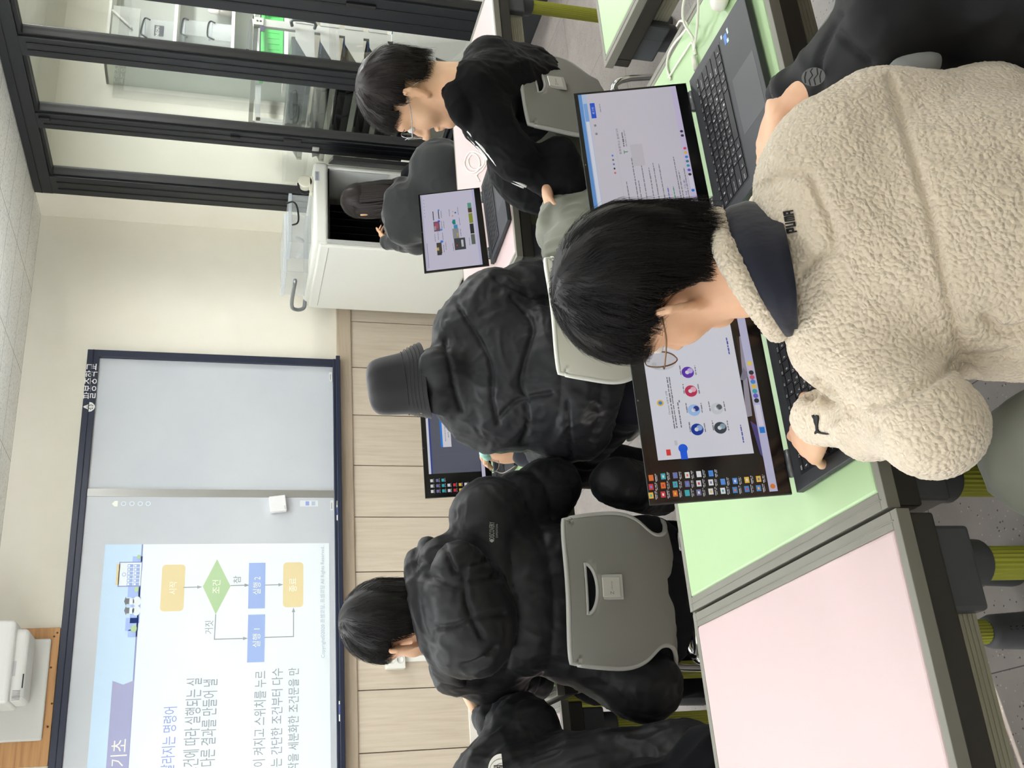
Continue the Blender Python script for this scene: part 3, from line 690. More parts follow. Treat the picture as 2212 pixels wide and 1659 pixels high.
def screen_accounts(s):                       # browser's "choose an account" window over a black desktop
    pk = Pick(*NEAR_L); s.rect(0, 0, 1, 1, (10, 10, 12), 0, .5)
    P = lambda x, y: pk(1360+x*.217, 740+y*.217)
    w0 = [P(125, 130), P(1035, 5), P(1232, 1108), P(272, 1180)]
    (ul, vt), (ur, _), (_, vb) = P(272, 1180), P(1035, -300), P(1232, 1108)
    # wallpaper scene under the window
    s.poly([P(1085, -60), P(1300, 780), P(1220, 860), P(1060, -60)], (62, 42, 36), 1, .5)
    s.poly([P(1090, -60), P(1120, -60), P(1220, 730), P(1160, 745)], (176, 170, 186), 2, .55); s.poly([P(1180, 350), P(1230, 400), P(1330, 880), P(1240, 740)], (70, 46, 36), 2, .6)
    s.poly([P(1200, 780), P(1300, 850), P(1430, 1250), P(1300, 1110)], (86, 80, 146), 2, .6); s.poly([P(1100, 370), P(1130, 250), P(1190, 330), P(1140, 380)], (150, 146, 170), 3, .5)
    # taskbar
    a0, a1 = P(1435, 1485), P(1495, 1480); vt0 = min(.93, (a0[1])); s.rect(0, .932, 1, 1, (196, 196, 226), 3, .70)
    def tb(x, y, col, r=.012): u, v = P(x, y); s.disc(u, .966, r, col, 5)
    for y, c in ((205, (236, 210, 90)), (250, (214, 190, 214)), (298, (50, 50, 52)), (345, (214, 90, 120)), (390, (70, 140, 220)), (437, (232, 196, 80)), (485, (60, 170, 180)), (532, (110, 100, 200)), (580, (50, 50, 60)), (1445, (226, 130, 60))): tb(1250, y, c)
    u0, _ = P(1345, 830); u1, _ = P(1290, 620); s.rect(u0, .945, u1, .987, (226, 220, 236), 4); u, _ = P(1350, 868); s.rect(u-.016, .945, u+.014, .988, (40, 130, 220), 5)
    # the white window: straight in screen space
    ua = P(260, 1178)[0]; ub = P(1030, -420)[0]; va = P(200, 600)[1]; vb = P(1140, 580)[1]
    s.rect(ua, va, min(ub, .985), vb, (222, 222, 232), 6, .74)
    def T(st, x0, y0, x1, y1, col, e=.72): u0, v1 = P(x0, y0); u1, v0 = P(x1, y1); s.text(st, u0, min(v0, v1), u1, max(v0, v1), col, 9, e)
    def D(x, y, r, col, k=8): u, v = P(x, y); s.disc(u, v, r, col, k)
    T('Chrome 사용자 선택', 408, 720, 352, 490, (70, 70, 76))
    for i, (x, y0, y1) in enumerate(((402, 860, 345), (425, 855, 345), (448, 600, 580), (470, 850, 600))): 
        u0, v = P(x+40, y0); u1, _ = P(x, y1); s.line(u0, v, u1, .011, (120, 120, 128), 9, .72, i)
    D(305, 605, .016, (226, 190, 60)); D(305, 605, .009, (70, 130, 220), 9)
    for x, y, c, c2 in ((578, 300, (92, 40, 176), (200, 180, 236)), (610, 486, (196, 36, 84), (236, 180, 196)), (640, 676, (160, 196, 244), (30, 50, 140)), (672, 868, (24, 62, 160), (150, 180, 226)), (902, 852, (40, 62, 76), (140, 170, 186)), (868, 660, (206, 212, 218), (90, 96, 102))):
        D(x, y, .030, c); D(x-6, y, .010, (226, 226, 236), 9); u, v = P(x+22, y-16); s.disc(u, v, .014, c2, 9)
        for dx, k in ((-72, 0), (78, 1)): u, v = P(x+dx, y+26); s.line(u, v, u+.05, .011, (130, 130, 140), 9, .72, int(x+k))
    for x, y in ((985, 120), (1128, 1000)): u, v = P(x, y); s.line(u, v, u+.09, .014, (80, 90, 170), 9, .72, x)
    u, v = P(540, 1115); s.rect(ua-.004, v-.028, ua+.05, v+.028, (20, 96, 232), 8); s.disc(ua+.05, v, .022, (20, 96, 232), 8); u, v = P(385, 1085); s.rect(ua+.02, v-.018, ua+.05, v+.018, (226, 60, 60), 8)
    u, v = P(460, 1002); s.rect(u-.012, v-.012, u+.012, v+.012, (200, 202, 210), 8); u, v = P(243, 222); s.disc(u, v, .012, (204, 206, 214), 8)
    # desktop icons
    k = 0
    for x, ys in ((215, (1525, 1440, 1350)), (335, (1515, 1425, 1335)), (455, (1505, 1415, 1325)), (575, (1500, 1410, 1322)), (690, (1495, 1405, 1312)), (810, (1485, 1395, 1305)), (930, (1478, 1388)), (1050, (1470, 1380)), (1168, (1460, 1370)), (1285, (1452, 1360))):
        for y in ys:
            u, v = P(x, y); s.rect(u-.014, v-.020, u+.015, v+.018, ICON[(k*4+k//3) % 9], 4, .7); s.rect(u-.006, v-.008, u+.006, v+.006, ICON[(k*7+3) % 9], 5, .7); s.line(u-.02, v+.032, u+.02, .008, (196, 196, 200), 4, .7, k); s.line(u-.016, v+.044, u+.016, .007, (170, 170, 176), 4, .7, k+50); k += 1

def screen_search(s):
    pk = Pick(*NEAR_R); P = lambda x, y: pk(1230+x*.187, 170+y*.187)
    s.rect(0, 0, 1, 1, (206, 201, 212), 0, .74); s.rect(0, 0, 1, .036, (98, 152, 216), 1); s.rect(0, .036, 1, .084, (186, 204, 232), 1); s.rect(.0, .045, .80, .076, (224, 226, 238), 2); s.rect(.80, .042, .93, .079, (124, 172, 230), 3)
    s.rect(.82, .105, .93, .155, (24, 88, 214), 3); s.text('로그인', .85, .118, .90, .142, (220, 226, 240), 4); s.rect(0, .945, 1, 1, (206, 196, 226), 1)
    s.line(.86, .20, .92, .010, (150, 150, 160), 3); s.rect(.76, .118, .775, .14, (140, 140, 150), 3); s.rect(.70, .118, .715, .14, (140, 140, 150), 3)
    for u, c in ((.16, (228, 130, 60)), (.262, (40, 130, 220)), (.37, (60, 56, 66)), (.40, (100, 96, 196)), (.43, (50, 160, 170)), (.46, (60, 130, 130)), (.49, (70, 130, 220)), (.52, (228, 190, 70)), (.55, (216, 80, 110)), (.64, (70, 70, 74)), (.67, (60, 60, 64))): s.disc(u, .972, .009, c, 3)
    s.rect(.275, .955, .365, .992, (222, 216, 232), 2)
    s.rect(.02, .30, .62, .302, (190, 190, 200), 2)
    for u, c in ((.42, (216, 100, 90)), (.45, (60, 60, 66)), (.48, (90, 130, 210)), (.51, (110, 110, 130)), (.54, (90, 130, 220))): s.rect(u, .245, u+.012, .262, c, 3)
    s.text('팔봉중학교 홈페이지', .55, .325, .73, .348, (96, 98, 108), 3)
    s.line(.60, .375, .70, .016, (110, 112, 120), 3, .72, 4); s.line(.60, .402, .72, .010, (160, 160, 168), 3, .72, 5); s.rect(.55, .37, .575, .376, (60, 150, 90), 3); s.rect(.56, .376, .566, .41, (60, 150, 90), 3)
    s.rect(.46, .44, .61, .56, (198, 194, 202), 2)
    for i, (v, u1, c) in enumerate(((.345, .36, (130, 130, 140)), (.395, .20, (140, 140, 150)), (.43, .52, (130, 130, 140)), (.462, .36, (130, 130, 140)), (.515, .46, (130, 130, 140)), (.55, .17, (100, 100, 190)), (.582, .44, (130, 130, 140)), (.605, .18, (100, 100, 190)), (.63, .47, (130, 130, 140)), (.66, .16, (100, 100, 190)), (.685, .46, (130, 130, 140)), (.73, .30, (110, 110, 190)), (.785, .30, (60, 150, 110)), (.815, .22, (80, 76, 160)), (.84, .50, (130, 130, 140)), (.865, .40, (130, 130, 140)), (.885, .14, (130, 130, 140)))):
        s.line(.03, v, u1, .016 if c[2] > 150 and c[0] < 105 else .011, c, 3, .72, i)
    s.text('빅데이터 분석 기초', .05, .895, .34, .915, (80, 76, 170), 3); s.line(.05, .92, .42, .010, (130, 130, 140), 3, .72, 77)

def screen_shop(s):
    s.rect(0, 0, 1, 1, (206, 202, 222), 0, .74); s.rect(0, 0, 1, .03, (190, 190, 214), 1); s.rect(0, .955, 1, 1, (192, 190, 224), 1)
    s.rect(.03, .045, .35, .055, (150, 150, 170), 2)
    for i in range(6): s.rect(.92-i*.045, .05, .932-i*.045, .062, (150, 150, 170), 2)
    for u0, v0, u1, v1, c in ((.20, .22, .34, .31, (70, 66, 60)), (.18, .22, .21, .30, (60, 56, 54)), (.24, .20, .28, .26, (236, 214, 160)), (.49, .20, .62, .31, (120, 90, 110)), (.53, .22, .60, .28, (206, 90, 110)), (.51, .20, .56, .24, (190, 196, 200)), (.64, .20, .76, .216, (70, 72, 80)), (.65, .30, .77, .316, (70, 72, 80)), (.76, .30, .78, .33, (70, 160, 220)), (.22, .54, .37, .74, (62, 66, 70)), (.255, .665, .345, .705, (226, 226, 236)), (.27, .57, .29, .60, (200, 60, 60)), (.37, .53, .50, .64, (146, 148, 152)), (.39, .60, .44, .63, (206, 176, 50)), (.50, .56, .55, .63, (70, 150, 190)), (.555, .55, .62, .60, (30, 140, 140)), (.57, .54, .60, .58, (30, 120, 120)), (.66, .55, .68, .57, (226, 160, 60)), (.72, .56, .735, .58, (230, 180, 80)), (.70, .60, .72, .63, (60, 110, 170)), (.27, .85, .40, .92, (96, 104, 100)), (.41, .85, .54, .92, (40, 44, 46)), (.55, .85, .68, .92, (140, 150, 50)), (.69, .85, .75, .92, (80, 60, 44)), (.75, .85, .82, .92, (96, 160, 140))): s.rect(u0, v0, u1, v1, c, 3)
    for i, (u, v) in enumerate(((.21, .34), (.37, .34), (.52, .34), (.66, .35), (.21, .51), (.39, .67), (.54, .67), (.67, .50), (.68, .66), (.26, .81), (.36, .20), (.38, .26), (.24, .38), (.52, .38))): s.line(u, v, u+.10, .012, (130, 130, 150), 3, .72, i)
    s.disc(.35, .32, .016, (70, 130, 220), 4); s.disc(.505, .33, .014, (80, 150, 220), 4); s.disc(.62, .30, .014, (90, 90, 220), 4)

def screen_dialog(s):
    s.rect(0, 0, 1, 1, (8, 9, 11), 0, .5); s.rect(0, .94, 1, 1, (206, 202, 226), 2)
    s.rect(.225, .045, 1.0, .93, (96, 100, 116), 2, .66); s.rect(.225, .045, 1.0, .085, (224, 226, 236), 3); s.rect(.225, .085, 1.0, .115, (48, 70, 150), 3)
    s.rect(.50, .28, .80, .315, (40, 130, 226), 5); s.rect(.50, .315, .80, .46, (226, 224, 232), 5); s.rect(.70, .40, .76, .435, (50, 40, 190), 6); s.line(.60, .41, .66, .02, (170, 170, 180), 6); s.line(.56, .36, .76, .012, (150, 150, 160), 6)
    for i in range(4): s.rect(.24+i*.18, .20, .242+i*.18, .92, (110, 114, 128), 3, .66)
    k = 0
    for c in range(3):
        for r in range(9 if c < 2 else 3):
            u, v = .03+c*.055, .06+r*.095; s.rect(u, v, u+.03, v+.045, ICON[(k*5+2) % 9] if k % 3 else (226, 228, 232), 4); s.line(u-.004, v+.055, u+.036, .010, (170, 170, 176), 4, .7, k); k += 1
def screen_tab(s):
    s.rect(0, 0, 1, 1, (206, 210, 226), 0, .74); s.rect(0, 0, 1, .05, (222, 226, 240), 1); s.rect(0, .12, 1, .9, (62, 104, 200), 1); s.rect(0, .94, 1, 1, (200, 198, 222), 1)
    s.line(.02, .06, .3, .02, (120, 140, 200), 2); s.line(.05, .3, .5, .02, (210, 216, 236), 2)

NEAR_L = ((.640, 1.372, DESK_H), 0.0, math.radians(15)); NEAR_R = ((1.172, 1.458, DESK_H), math.radians(1.5), math.radians(17))
laptop('laptop showing a choose-user window, in front of the student in the cream fleece', *NEAR_L, screen_accounts)
laptop('laptop showing a search results page, under the black-sleeved hand', *NEAR_R, screen_search)
laptop('laptop with a shopping page of small pictures on the pink desk', (1.990, 2.985, DESK_H), math.radians(7), math.radians(17), screen_shop, False)
laptop('laptop with a grey page and blue dialog behind the bucket hat student', (1.222, 3.135, DESK_H), math.radians(3), math.radians(10), screen_dialog, False)
laptop('laptop almost hidden behind the hooded black puffer, one screen corner showing', (.655, 3.16, DESK_H), 0.0, math.radians(9), screen_tab, False)

# ================================================================== cables and small things on the desks
CAB = M('white_cable', (232, 230, 218), .4)
def cable(name, label, pts, r=.0022, n=8, mat=CAB, cat='cable'):
    b = MB(); b.tube(spline(pts, n), r, 8); return tag(b.build(name, mat), label, cat)
z = DESK_H+.003
pz = lambda x, y, dz=0: onZ(x, y, z+dz)+np.array([0, 0, 0.0])
t = thing('charging_cable', 'white charging cable looping from the search page laptop over the green desk edge', 'cable', (1.4, 1.4, z)); t.matrix_basis = Matrix.Identity(4)
b = MB(); b.tube(spline([pz(1503, 118), pz(1500, 95), pz(1496, 80, .01), pz(1478, 50, .02), pz(1475, 20, .03), pz(1482, -20, .03)], 8), .0026, 8); b.tube(spline([pz(1500, 110), pz(1494, 92), pz(1480, 112), pz(1462, 140), pz(1447, 164), pz(1444, 168)], 8), .0022, 8)
b.tube(spline([pz(1449, 172), pz(1441, 145), pz(1444, 118), pz(1458, 92), pz(1480, 66, .006), pz(1484, 52, .01), pz(1478, 46, .012), pz(1468, 46, .004), pz(1462, 56, -.01)], 8), .0024, 8); b.tube(spline([pz(1499, 110), pz(1506, 60, .012), pz(1509, 0, .02), pz(1509, -40, .02)], 8), .0026, 8)
b.build('cord', CAB, t)
b = MB(); b.tube([pz(1504, 150, .004), pz(1498, 122, .003)], [.0055, .0045], 10); b.build('plug', CAB, t)
t = thing('power_adapter', 'white plug adapter lying on the green desk beyond the search page laptop', 'adapter', (1.36, 1.30, z)); t.matrix_basis = Matrix.Identity(4)
a_ = pz(1553, -4, .012); b = MB(); b.lathe(a_-np.array([0, 0, .012]), [(.020, 0), (.024, .006), (.022, .02), (.010, .026)], 20, 0); b.build('body', CAB, t); b = MB(); b.tube(spline([a_, pz(1540, 4, .012), pz(1536, -12, .006)], 5), .003, 8); b.build('cord', CAB, t)
cable('coiled_cable', 'white charging cable coiled on the pink desk behind the shopping page laptop', [pz(*p) for p in ((1036, 392), (1030, 378), (1042, 366), (1050, 352), (1046, 340), (1030, 330), (1016, 328), (1006, 340), (1004, 356), (1012, 370), (1026, 372), (1036, 360), (1034, 342), (1022, 332), (1012, 344), (1016, 362), (1030, 366), (1046, 352), (1042, 332), (1030, 322))], .0026)
def unit2(v): v = np.array(v, float); return v/np.linalg.norm(v)
# ================================================================== charging cart with open front
CW = M('cart_white', (228, 229, 220), .38); CI = M('cart_inner_black', (14, 14, 15), .6); CG = M('cart_grey_panel', (176, 178, 174), .5)
cx0, cx1, cy0, cy1, cz0, cz1 = 3.505, 4.125, 5.62, 6.46, .07, 1.072
ct = thing('charging_cart', 'white laptop charging cart with black interior standing open in the front corner', 'cart', ((cx0+cx1)/2, (cy0+cy1)/2, 0)); ct.matrix_basis = Matrix.Identity(4)
b = MB(); b.span((cx0, cy0+.015, cz0), (cx0+.028, cy1, cz1-.012)); b.build('side_panel', CW, ct, bevel=.022, seg=4)
b = MB(); b.span((cx0-.002, cy0+.04, cz1-.075), (cx0+.001, cy1-.05, cz1-.071)); b.build('side_groove', M('groove_shadow_grey', (168, 168, 160), .6), ct)
b = MB(); b.span((cx1-.028, cy0+.015, cz0), (cx1, cy1, cz1)); b.build('side_panel', CW, ct, bevel=.01)
b = MB(); b.span((cx0+.012, cy0, cz1-.07), (cx1+.005, cy1, cz1+.022)); b.build('top', CW, ct, bevel=.022, seg=4)
b = MB(); b.span((cx0+.02, cy1-.02, cz0), (cx1-.02, cy1, cz1-.05)); b.span((cx0+.02, cy0, cz0), (cx1-.02, cy1, cz0+.03)); b.span((cx0+.02, cy0+.002, cz0+.0), (cx0+.045, cy0+.03, cz1-.06)); b.build('carcass', CG, ct, bevel=.003)
b = MB(); b.span((cx0+.045, cy0+.10, cz0+.03), (cx0+.05, cy1-.03, cz1-.075)); b.span((cx0+.045, cy1-.05, cz0+.03), (cx1-.03, cy1-.045, cz1-.075)); b.span((cx0+.045, cy0+.02, cz1-.08), (cx1-.03, cy1-.03, cz1-.075))
for k in range(1, 9): b.span((cx0+.05+k*.055, cy0+.28, .62), (cx0+.053+k*.055, cy1-.06, .96))
b.build('interior', CI, ct)
b = MB(); b.span((cx1-.034, cy0+.03, .60), (cx1-.03, cy1-.06, cz1-.08)); b.build('inner_side', M('brushed_grey', (190, 193, 190), .5), ct)
b = MB(); b.span((cx0+.05, cy0+.10, .56), (cx1-.03, cy1-.06, .575)); b.build('shelf', CG, ct)
b = MB(); b.span((cx0+.05, cy0+.10, .44), (cx0+.40, cy0+.11, .56)); so_ = b.build('socket_strip', M('strip_grey', (70, 74, 78), .5), ct)
for k in range(7):
    b = MB(); p = np.array([cx0+.075+k*.046, cy0+.10, .51]); b.lathe(p, [(.013, 0), (.012, .02), (.006, .03)], 12, 0, (0, -1, 0)); b.tube(spline([p+[0, -.03, 0], p+[.01, -.05, -.02], p+[.02, -.04, -.07]], 5), .003, 6); b.build('plug', INK, so_)
b = MB(); b.span((cx0+.05, cy0+.12, .30), (cx1-.03, cy1-.06, .31)); b.build('shelf', CI, ct)
dr = MB(); dd_ = unit2((-.50, -.86)); P0 = np.array([cx1-.012, cy0-.004, .10]); dv = np.array([dd_[0], dd_[1], 0])*.30; nn = np.array([-dd_[1], dd_[0], 0])*.024; dr.prism([P0, P0+dv, P0+dv+nn, P0+nn], (0, 0, .90)); d_ = dr.build('door', M('door_black', (30, 30, 31), .4), ct, bevel=.004)
b = MB(); q_ = P0+dv*.5+nn*1.1+np.array([0, 0, .42]); b.box(q_, (.05, .02, .06)); b.build('latch', WHITEP, d_, bevel=.002)
p = onY(685, 380, cy0-.001); b = MB(); b.span((p[0]-.035, cy0-.0012, p[2]-.013), (p[0]+.035, cy0+.001, p[2]+.013), 0); b.text('LAPTOP CART', (p[0]-.03, cy0-.0016, p[2]-.004), (.06, 0, 0), (0, 0, .008), 1); b.build('badge', [M('badge_grey', (176, 180, 190), .4), INK], ct)
for x in (cx0+.07, cx1-.07):
    for y in (cy0+.08, cy1-.08):
        b = MB(); b.lathe((x-.016, y, .034), [(.034, 0), (.034, .032)], 18, 0, (1, 0, 0)); b.span((x-.012, y-.02, .05), (x+.012, y+.02, .075), 0); b.build('caster', BLACKP, ct)
b = MB(); zt = cz1+.022; y_ = 6.30
b.tube(spline([(cx0+.03, 6.40, zt-.01), (cx0-.035, 6.40, zt+.0), (cx0-.05, 6.40, zt+.05), (cx0-.05, 6.33, zt+.085), (cx0-.05, 6.0, zt+.085)], 6), .013, 12); b.build('push_handle', M('tube_grey', (150, 154, 158), .3, .7), ct)
# clear plastic boxes on the cart
CLEAR = mat_clear('clear_plastic', (232, 238, 240), .13); CLRIM = mat_clear('clear_plastic_rim', (222, 230, 236), .40)
def clear_box(label, lo, hi, handle=None, group=None, fill=()):
    t = thing('clear_box', label, 'box', (lo[0], lo[1], lo[2]), 0, group); t.matrix_basis = Matrix.Identity(4); lo = np.array(lo); hi = np.array(hi); w_ = .003
    b = MB()
    b.span(lo, (hi[0], hi[1], lo[2]+w_)); b.span(lo, (lo[0]+w_, hi[1], hi[2])); b.span((hi[0]-w_, lo[1], lo[2]), hi); b.span(lo, (hi[0], lo[1]+w_, hi[2])); b.span((lo[0], hi[1]-w_, lo[2]), hi); b.build('body', CLEAR, t)
    b = MB(); b.span((lo[0]-.006, lo[1]-.006, hi[2]-.022), (hi[0]+.006, hi[1]+.006, hi[2])); b.build('cover', CLRIM, t, bevel=.003)
    if handle is not None:
        b = MB(); b.tube(spline(handle, 6), .006, 8); b.build('handle', BLACKP, t)
    for a, c, mt in fill:
        pass
    return t
zt = cz1+.0225
b1 = clear_box('clear plastic tray box with black handle on top of the charging cart', (3.62, 5.80, zt), (3.98, 6.0, zt+.145), [onY(618, 440, 5.78), onY(632, 436, 5.77), onY(641, 445, 5.77), onY(645, 470, 5.77), onY(642, 482, 5.77), onY(631, 486, 5.78)], 'clear boxes on the cart')
b2 = clear_box('clear plastic box with white spoons inside, beside the handled one on the cart', (3.53, 6.02, zt), (3.97, 6.34, zt+.16), None, 'clear boxes on the cart')
for i, (px0, px1) in enumerate((((655, 522), (640, 512)), ((652, 545), (640, 556)))):
    b = MB(); a_, c_ = onY(*px0, 6.08), onY(*px1, 6.10); b.tube([a_, (a_+c_)/2, c_], [.012, .016, .010], 10)
    tag(b.build('white_scoop', WHITEP), ('white plastic scoop lying in the clear box on the cart' if i == 0 else 'second white scoop, nearer the push handle inside the clear box'), 'scoop', 'white scoops in the clear box')
hg = thing('tape_dispenser', 'cream tape dispenser with black arm on the cart top beside the clear boxes', 'tape dispenser', (4.0, 5.75, zt)); hg.matrix_basis = Matrix.Identity(4)
p = onY(652, 402, 5.70); p[2] = zt; b = MB(); b.lathe(p+[.03, .03, .046], [(.016, 0), (.046, .0), (.046, .05), (.016, .05)], 20, 0, (0, -1, 0)); b.span(p+[-.05, -.02, 0], p+[.07, .03, .02]); b.build('body', M('cream_plastic', (226, 224, 206), .4), hg, bevel=.004)
b = MB(); b.tube(spline([p+[-.04, 0, .02], p+[-.055, 0, .06], p+[-.02, 0, .085], p+[.02, 0, .09]], 5), .008, 8); b.build('arm', BLACKP, hg)

# ================================================================== store room: cabinet, clear boxes, bin rack, green crate
SW = M('cabinet_white', (214, 216, 210), .5)
cb = thing('open_cabinet', 'white open shelf cabinet hung on the store room end wall', 'cabinet', (5.37, 6.35, 1.2)); cb.matrix_basis = Matrix.Identity(4)
yf, yb = 6.35, YF-.012; xa, xb = 5.372, 7.2
b = MB(); b.span((xa, yf, 1.05), (xa+.02, yb, 2.52)); b.build('side_panel', M('cabinet_side_pale_green', (196, 204, 196), .4), cb, bevel=.001)
b = MB(); b.span((xa-.001, yf-.003, 1.05), (xa+.022, yf, 2.52)); b.span((xa, yf-.003, 2.50), (xb, yb, 2.52)); b.build('top', SW, cb)
for zz in (2.045, 1.63, 1.12): b = MB(); b.span((xa+.02, yf, zz-.012), (xb, yb, zz+.012)); b.build('shelf', M('shelf_white', (236, 237, 230), .5), cb)
b = MB(); b.span((xa+.02, yb-.01, 1.05), (xb, yb, 2.50)); b.build('back_panel', M('cabinet_grey', (176, 180, 174), .6), cb)
b = MB(); b.span((xb-.02, yf, 1.05), (xb, yb, 2.52)); b.build('side_panel', SW, cb)
p = onY(281, 40, 6.33); b = MB(); b.span((xa+.03, yf+.02, 2.30), (xa+.55, yf+.04, 2.49)); b.build('hinged_flap', M('cabinet_grey'), cb)
b = MB(); b.tube([onY(243, 22, 6.34), onY(284, 60, 6.34)], .009, 8); b.build('stay', M('stay_white', (220, 222, 218), .4), cb)
def shelf_box(label, px0, px1, zs, hd, grp):
    a_ = onY(*px0, 6.355); c_ = onY(*px1, 6.355); return clear_box(label, (a_[0], 6.36, zs), (c_[0], 6.56, max(a_[2], c_[2])), [onY(*h_, 6.345) for h_ in hd], grp)
g_ = 'clear handled boxes on the store room shelves'
shelf_box('clear handled box with a black label on the upper store room shelf', (366, 90), (308, 38), 2.0575, ((325, 43), (314, 39), (309, 48), (304, 70), (309, 76), (318, 82)), g_)
o = shelf_box('clear handled box at the back of the middle store room shelf', (490, 84), (394, 40), 1.6425, ((408, 43), (398, 40), (394, 48), (391, 70), (396, 75), (404, 81)), g_)
p = onY(352, 79, 6.352); b = MB(); a_, c_ = onY(353, 79, 6.353), onY(334, 54, 6.353); b.span((a_[0], 6.3525, a_[2]), (c_[0], 6.3545, c_[2]), 0); a2, c2 = onY(343, 78, 6.352), onY(337, 57, 6.352); b.text('NEON', (a2[0], 6.352, a2[2]), (c2[0]-a2[0], 0, 0), (0, 0, c2[2]-a2[2]), 1); tag(b.build('box_label', [M('label_slate', (70, 74, 82), .6), WHITEP]), 'dark label with white lettering on the upper clear box', 'label')
a_, c_ = onY(490, 86, 6.33), onY(452, 46, 6.33)
clear_box('clear handled box half hidden behind another, beside the bottles', (a_[0], 6.345, 1.6425), (c_[0]-.0, 6.353, c_[2]), [onY(*h_, 6.335) for h_ in ((465, 50), (455, 46), (450, 54), (448, 76), (454, 82), (463, 86))], g_)
for k, px in enumerate((457, 474, 490)):
    p = onY(px+3, 20-k, 6.45); zb = 1.6425
    t = thing('glue_bottle', 'clear bottle standing behind the boxes on the middle store room shelf', 'bottle', (p[0]+.05*k, 6.47, zb), 0, 'clear bottles on the store room shelf')
    hgt = .10+.0*k; b = MB(); b.lathe((0, 0, 0), [(.030, 0), (.030, hgt*.8), (.022, hgt)], 16); b.build('body', M('bottle_grey', (150, 146, 140), .3), t)
    b = MB(); b.lathe((0, 0, hgt), [(.024, 0), (.022, .06), (.010, .08)], 14); b.build('cap', M('bottle_cap_white', (226, 220, 216), .4), t)
# bin rack: light grey posts and arms with dark tilted bins on both sides
RG = M('rack_grey', (184, 186, 182), .45, .2); BIN = M('bin_dark', (52, 55, 58), .45); BINB = M('bin_light_blue', (128, 158, 204), .5)
RX, RY0, RY1 = 4.90, 5.27, 6.30
rk = thing('bin_rack', 'grey double-sided bin rack with dark tilted bins in the store room', 'rack', (RX, RY0, 0)); rk.matrix_basis = Matrix.Identity(4)
tiers = [1.175, 1.017, .859, .701, .543, .385]
for y in (RY0, RY1):
    b = MB(); b.span((RX-.03, y-.012, .30), (RX+.03, y+.012, 1.50)); b.build('upright', RG, rk, bevel=.002)
    b = MB(); b.prism([(RX-.03, y-.019, .62), (RX+.03, y-.019, .62), (RX+.22, y-.019, .02), (RX-.22, y-.019, .02)], (0, .026, 0)); b.build('base_plate', RG, rk, bevel=.002)
    for z_ in tiers:
        for s_ in (-1, 1):
            b = MB(); b.prism([(RX+s_*.028, y-.016, z_-.055), (RX+s_*.028, y-.016, z_+.065), (RX+s_*.10, y-.016, z_+.065), (RX+s_*.27, y-.016, z_-.02), (RX+s_*.27, y-.016, z_-.055)][::s_], (0, .006, 0)); b.build('bracket', RG, rk)
b = MB(); b.span((RX-.03, RY0-.02, 1.44), (RX+.03, RY0-.008, 1.50)); b.lathe((RX, RY0-.02, 1.478), [(.007, 0), (.007, .001)], 10, 1, (0, -1, 0)); b.lathe((RX, RY0-.02, 1.458), [(.007, 0), (.007, .001)], 10, 1, (0, -1, 0)); b.span((RX-.075, RY0-.015, 1.43), (RX-.035, RY0-.01, 1.46), 2); b.build('top_bracket', [RG, INK, M('rack_label', (70, 64, 90), .5)], rk)
for z_ in tiers:
    for s_ in (-1, 1):
        b = MB(); x_ = RX+s_*.255; b.span((x_-.008, RY0-.01, z_-.055), (x_+.008, RY1+.01, z_-.02)); b.build('rail', RG, rk)
b = MB(); b.span((RX-.03, RY0, 1.47), (RX+.03, RY1, 1.50)); b.build('top_rail', RG, rk)
def bin_(x, s_, y0, y1, z_, mt):
    b = MB(); xo = RX+s_*.045; xi = RX+s_*.245
    P = lambda u, v: (xo+(xi-xo)*u, z_-.045+v)
    prof = [(0.0, .09), (.05, 0), (.92, 0), (1.10, .075), (1.07, .075), (.90, .006), (.08, .006), (.04, .09)]
    b.prism([(P(*q_)[0], y0+.004, P(*q_)[1]) for q_ in prof], (0, y1-y0-.008, 0))
    for yy in (y0+.004, y1-.008): b.prism([(P(*q_)[0], yy, P(*q_)[1]) for q_ in ((0, .09), (.05, 0), (.92, 0), (1.10, .075))], (0, .004, 0))
    return b
n_b = 0
for ti, z_ in enumerate(tiers):
    for s_ in (-1, 1):
        if ti == 0 and s_ < 0: continue
        for k in range(4):
            y0 = RY0+.03+k*(RY1-RY0-.06)/4; y1 = y0+(RY1-RY0-.06)/4
            side = 'left' if s_ < 0 else 'far'
            b = bin_(RX, s_, y0, y1, z_, BIN); o = b.build('storage_bin', [BINB if (s_ > 0 and k == 0) else BIN])
            tag(o, ('light blue' if (s_ > 0 and k == 0) else 'dark')+' bin, '+('glass side' if s_ < 0 else 'far side')+' of rack, %s tier down' % ['first', 'second', 'third', 'fourth', 'fifth', 'sixth'][ti]+', %s along rail' % ['first', 'second', 'third', 'fourth'][k], 'bin', 'bins hung on the store room rack')
b = MB(); b.tube(spline([(RX-.01, RY0-.025, 1.262), (RX-.01, RY0-.08, 1.26), (RX-.01, RY0-.08, 1.125), (RX-.01, RY0-.025, 1.12)], 2), .011, 8); tag(b.build('hook_bracket', M('hook_grey', (70, 74, 76), .5)), 'dark grey hook bracket hung on the rack end post', 'hook')
b = MB(); b.tube(spline([onX(628, 199, RX-.28), onX(640, 197, RX-.285), onX(641, 240, RX-.285), onX(634, 256, RX-.285), onX(627, 257, RX-.28)], 4), .006, 8)
tb_ = thing('smoked_box', 'smoky clear lidded box with black handle on the rack top tier', 'box', (RX-.2, 5.3, 1.4)); tb_.matrix_basis = Matrix.Identity(4)
b.build('handle', BLACKP, tb_); b = MB(); b.span((RX-.265, RY0+.03, 1.123), (RX-.045, RY1-.10, 1.262)); b.build('body', mat_clear('smoked_plastic', (96, 104, 106), .62), tb_, bevel=.006)
